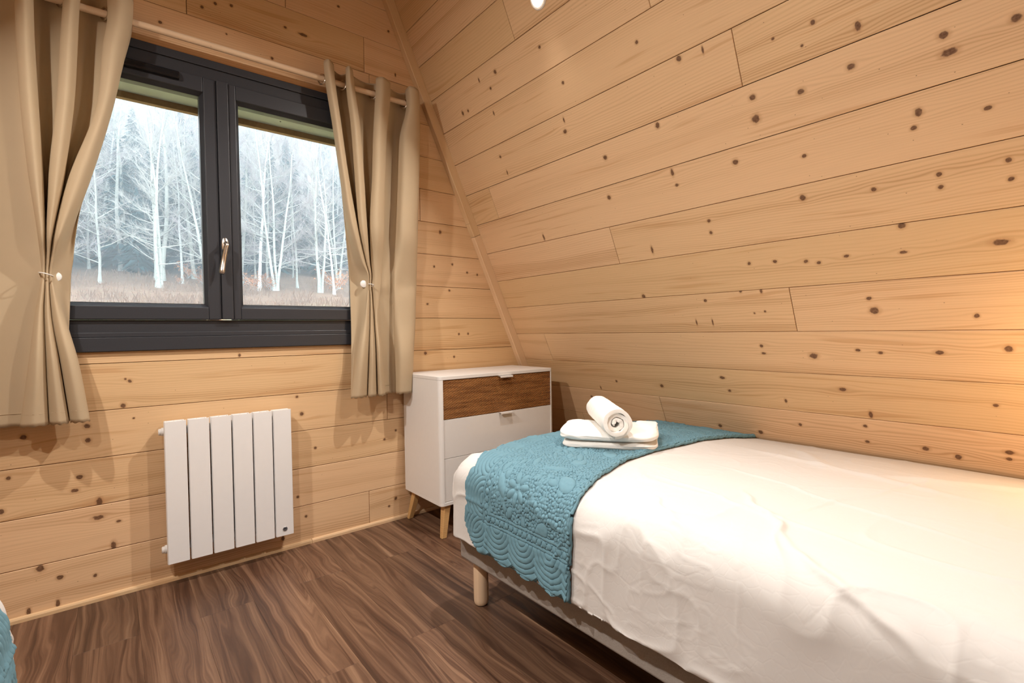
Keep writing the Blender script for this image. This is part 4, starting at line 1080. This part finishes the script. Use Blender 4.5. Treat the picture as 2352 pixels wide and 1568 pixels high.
def make_tree(seed, H, r0, stems, lean, bmat, tmat, nb, low):
    q = random.Random(seed); root = empty('bare_tree'); T = []; Br = []; Tw = []
    V3 = lambda *a: np.array(a, float)
    for s in range(stems):
        p = V3(q.uniform(-.2, .2) * (stems > 1), 0, -.3); dx = lean + q.uniform(-.05, .05) + (s - (stems - 1) / 2) * .09; dy = q.uniform(-.05, .05)
        h = H * q.uniform(.85, 1.0); N = 14; pts = [p]
        for i in range(N):
            dx += q.uniform(-.06, .06); dy += q.uniform(-.06, .06); p = p + V3(dx, dy, 1) * (h / N); pts.append(p)
        rr = [max(.018, r0 * (1.7 if i == 0 else 1) * (1 - i / (N + .5)) ** .8) for i in range(N + 1)]
        T += [(pts[i], pts[i + 1], rr[i], rr[i + 1]) for i in range(N)]
        for b in range(nb):
            t = low + (1 - low) * (b + q.random()) / nb; i = min(N - 1, int(t * N)); u = t * N - i; o = pts[i] * (1 - u) + pts[i + 1] * u
            an = q.uniform(0, 6.283); up = q.uniform(.15, .95) if t > .3 else q.uniform(-.15, .5); L = q.uniform(1.3, 3.6) * (1.15 - .7 * t) * H / 15
            d_ = V3(math.cos(an), math.sin(an), up); d_ /= np.linalg.norm(d_); r = min(rr[i] * .5, .045 * (1.2 - t)); bp = [o]; n_ = 4
            for k in range(n_):
                d_ = d_ + V3(q.uniform(-.22, .22), q.uniform(-.22, .22), q.uniform(-.1, .25)); d_ /= np.linalg.norm(d_); bp.append(bp[-1] + d_ * L / n_)
            br = [max(.009, r * (1 - k / (n_ + .6))) for k in range(n_ + 1)]
            Br += [(bp[k], bp[k + 1], br[k], br[k + 1]) for k in range(n_)]
            for w in range(10):
                k = q.randrange(1, n_ + 1); o2 = bp[k]; d2 = d_ + V3(q.uniform(-.9, .9), q.uniform(-.9, .9), q.uniform(-.3, .8)); d2 /= np.linalg.norm(d2); l2 = q.uniform(.4, 1.1)
                e2 = o2 + d2 * l2; Tw.append((o2, e2, .0085, .005))
                for w2 in range(5):
                    u = q.random(); o3 = o2 * (1 - u) + e2 * u; d3 = d2 + V3(q.uniform(-.9, .9), q.uniform(-.9, .9), q.uniform(-.3, .9)); d3 /= np.linalg.norm(d3); Tw.append((o3, o3 + d3 * q.uniform(.25, .7), .005, .003))
    fast_mesh('trunk', *fast_tubes(T, 8), bmat, root).data.polygons.foreach_set('use_smooth', [True] * (len(T) * 8))
    bo = fast_mesh('branches', *fast_tubes(Br, 5), bmat, root); bo['kind'] = 'stuff'
    tw = fast_mesh('twigs', *fast_tubes(Tw, 3), tmat, root); tw['kind'] = 'stuff'
    return root
def make_conifer(seed, H):
    q = random.Random(seed); root = empty('conifer'); V = []; Fq = []
    n = 0; nw = 44
    for i in range(nw):
        t = i / nw; z = H * (.10 + .90 * t); L = (1 - t) ** .85 * H * .20 + .15
        for b in range(12):
            an = q.uniform(0, 6.283); l = L * q.uniform(.55, 1.1); w = l * .20; c, s = math.cos(an), math.sin(an); dz = -l * q.uniform(.25, .5); z0 = z + q.uniform(-.2, .2)
            pts = [(0, -.06, .12), (l * .5, -w, dz * .35), (l, -w * .35, dz), (l * .55, 0, dz * .25 + .12), (l, w * .35, dz), (l * .5, w, dz * .35), (0, .06, .12)]
            for x, y, zz in pts: V.append((x * c - y * s, x * s + y * c, z0 + zz))
            Fq += [(n, n + 1, n + 2, n + 3), (n + 3, n + 4, n + 5, n + 6), (n, n + 3, n + 6, n)][:2]; n += 7
    fast_mesh('foliage', V, Fq, M_NEEDLE, root)
    fast_mesh('trunk', *fast_tubes([(np.array([0, 0, -.4]), np.array([0, 0, H * .97]), H * .012, .02)], 7), M_CBARK, root)
    return root
def make_sapling(seed):
    q = random.Random(seed); root = empty('beech_sapling'); S = []; V = []; Fq = []
    for b in range(16):
        an = q.uniform(0, 6.283); o = np.array([0, 0, q.uniform(-.05, .5)]); d_ = np.array([math.cos(an) * .7, math.sin(an) * .7, q.uniform(.4, 1.4)]); d_ /= np.linalg.norm(d_); L = q.uniform(.6, 1.4); e = o + d_ * L; S.append((o, e, .015, .006))
        for w in range(26):
            u = q.uniform(.25, 1.05); c = o + d_ * L * u + np.array([q.uniform(-.22, .22), q.uniform(-.22, .22), q.uniform(-.15, .15)]); a = np.array([q.uniform(-1, 1) for _ in range(3)]); b_ = np.array([q.uniform(-1, 1) for _ in range(3)]); a *= .06 / np.linalg.norm(a); b_ *= .045 / np.linalg.norm(b_)
            n = len(V); V += [c - a, c - b_, c + a, c + b_]; Fq.append((n, n + 1, n + 2, n + 3))
    st = fast_mesh('stems', *fast_tubes(S, 4), M_TWIG, root)
    lf = fast_mesh('leaves', V, Fq, M_COPPER, root); lf['kind'] = 'stuff'
    return root
def copy_tree(o, loc, rz, sc):
    c = o.copy(); link(c); c.location = loc; c.rotation_euler = (0, 0, rz); c.scale = (sc, sc, sc)
    for ch_ in o.children:
        d_ = ch_.copy(); link(d_); d_.parent = c
    return c
def on_ground(px, py):
    v = ray(px, py); v = v / v[1]
    for y in np.arange(6, 140, .25):
        p = CAM + v * (y - CAM[1])
        if ground_z(p[0], p[1]) >= p[2]: return p
    return p
bpy.context.view_layer.update()
protos = {'mossy': make_tree(1, 17, .17, 1, .03, M_BARK, M_TWIG, 34, .10), 'birch': make_tree(2, 18, .12, 1, -.05, M_BIRCH, M_TWIG, 30, .22), 'twin': make_tree(3, 17, .15, 2, .0, M_BARK, M_TWIG, 26, .12),
          'slim': make_tree(4, 15, .09, 1, .02, M_BARK, M_TWIG2, 32, .10), 'violet': make_tree(5, 18, .12, 3, .0, M_BARK, M_TWIG2, 24, .12)}
first = {k: True for k in protos}
def plant(kind, px, py, rz, sc, label, group=None, p=None):
    p = on_ground(px, py) if p is None else p
    if first.get(kind): o = protos[kind]; first[kind] = False; o.location = tuple(p); o.rotation_euler = (0, 0, rz); o.scale = (sc,) * 3
    else: o = copy_tree(protos[kind], tuple(p), rz, sc)
    tag(o, label, 'tree', group)
    return o
NEAR = [('birch', 232, 612, .2, 1.0, 'white-barked birch leaning left, seen beside the left curtain'), ('slim', 205, 618, 1.0, 1.0, 'thin bent tree nearest the left curtain, seen through the left pane'),
        ('twin', 282, 622, .5, 1.05, 'pale double-stemmed tree left of the middle of the left pane'), ('twin', 368, 644, 2.9, 1.15, 'tall pale double-stemmed tree right of the middle of the left pane'),
        ('birch', 430, 622, 2.0, .95, 'slender white birch towards the right side of the left pane'), ('mossy', 447, 641, 3.0, .9, 'mossy bare tree just left of the window handle'),
        ('slim', 588, 640, .2, .95, 'slim bare tree at the left side of the right pane'), ('mossy', 622, 632, 4.0, .95, 'greenish mossy trunk left of the middle of the right pane'),
        ('slim', 684, 662, 5.0, 1.0, 'slim bare tree rooted beside the copper saplings in the right pane'), ('violet', 738, 672, .3, .9, 'clump of three pale stems near the right curtain'),
        ('birch', 768, 676, 3.2, .8, 'slanting pale trunk closest to the right curtain')]
for k_ in NEAR: plant(k_[0], k_[1], k_[2], k_[3], k_[4], k_[5], 'nearest bare trees beyond the window')
kinds = ['mossy', 'slim', 'violet', 'slim', 'twin', 'violet', 'slim', 'birch']
placed = 0
for i in range(170):
    y = R.uniform(38, 66) if i % 3 == 0 else R.uniform(62, 135); az = R.uniform(-.13, .50); x = (y + 2.57) * az
    k_ = kinds[i % 8]
    plant(k_, 0, 0, R.uniform(0, 6.28), R.uniform(.75, 1.1), 'bare tree with pale stems further back in the wood', 'bare trees further back in the wood', np.array([x, y, float(ground_z(x, y))])); placed += 1
for o in protos.values():
    if not o.get('label'): pass
con = [make_conifer(1, 16), make_conifer(2, 13)]
ci = 0
for i in range(110):
    y = R.uniform(44, 66); az = R.uniform(-.15, .52); x = (y + 2.57) * az
    if i % 6 == 5: y = R.uniform(70, 100); x = (y + 2.57) * az
    loc = (x, y, float(ground_z(x, y))); sc = R.uniform(.45, .80)
    if ci < 2: o = con[ci]; o.location = loc; o.scale = (sc,) * 3
    else: o = copy_tree(con[i % 2], loc, R.uniform(0, 6.28), sc)
    ci += 1
    tag(o, 'dark conifer standing behind the bare trees', 'tree', 'dark conifers behind the bare trees')
sap = make_sapling(3)
SAP = [(432, 640, .9, 'copper-leaved sapling just left of the window handle'), (468, 655, .8, 'low copper-leaved sapling at the right edge of the left pane'), (413, 652, .45, 'tiny copper-leaved sapling low in the left pane'),
       (580, 668, 1.0, 'copper-leaved sapling at the left side of the right pane'), (622, 668, .9, 'second copper-leaved sapling from the left in the right pane'), (770, 672, 1.3, 'largest copper-leaved sapling, beside the right curtain')]
for i, (px, py, sc, lab) in enumerate(SAP):
    p = on_ground(px, py)
    if i == 0: o = sap; o.location = tuple(p); o.scale = (sc,) * 3
    else: o = copy_tree(sap, tuple(p), R.uniform(0, 6.28), sc)
    tag(o, lab, 'sapling', 'copper-leaved beech saplings')

# bramble and dead stalks along the edge of the wood
q = np.random.RandomState(4); n_ = 7000
ys_ = q.uniform(27, 46, n_) ; xs_ = (ys_ + 2.57) * q.uniform(-.12, .5, n_); ys_ = ys_ + 1.5 * vnoise(xs_ * .4, ys_ * .4, 71)
p0_ = np.stack([xs_, ys_, ground_z(xs_, ys_) - .05], -1); ht = q.uniform(.12, .55, n_) * np.clip(.5 + 1.2 * vnoise(xs_ * .5, ys_ * .5, 72), .1, 1.4)
tip = p0_ + np.stack([q.uniform(-.5, .5, n_) * ht, q.uniform(-.5, .5, n_) * ht, ht], -1); w_ = np.stack([q.uniform(.015, .05, n_), np.zeros(n_), np.zeros(n_)], -1)
Vu = np.stack([p0_ - w_ * .4, p0_ + w_ * .4, tip + w_ * .6, tip - w_ * .2], 1).reshape(-1, 3)
under = fast_mesh('undergrowth', Vu, np.arange(n_ * 4).reshape(-1, 4), leafmat('dead_stalks', (0.22, 0.12, 0.085), (0.30, 0.22, 0.13)))
tag(under, 'low brown undergrowth along the edge of the wood', 'undergrowth', kind='stuff')
# damp winter air over the slope
hz_ = NT('damp_air'); hz_.t.nodes.remove(hz_.b)
vs_ = hz_.n('ShaderNodeVolumeScatter'); vs_.inputs['Color'].default_value = (0.93, 0.97, 1.0, 1); vs_.inputs['Density'].default_value = 0.0055; vs_.inputs['Anisotropy'].default_value = 0.2
hz_.l(vs_.outputs[0], hz_.t.nodes['Material Output'].inputs['Volume'])
hb = box('haze', -70, 120, 6, 200, -6, 60, hz_.m); tag(hb, 'thin damp haze hanging in the wood', kind='stuff')
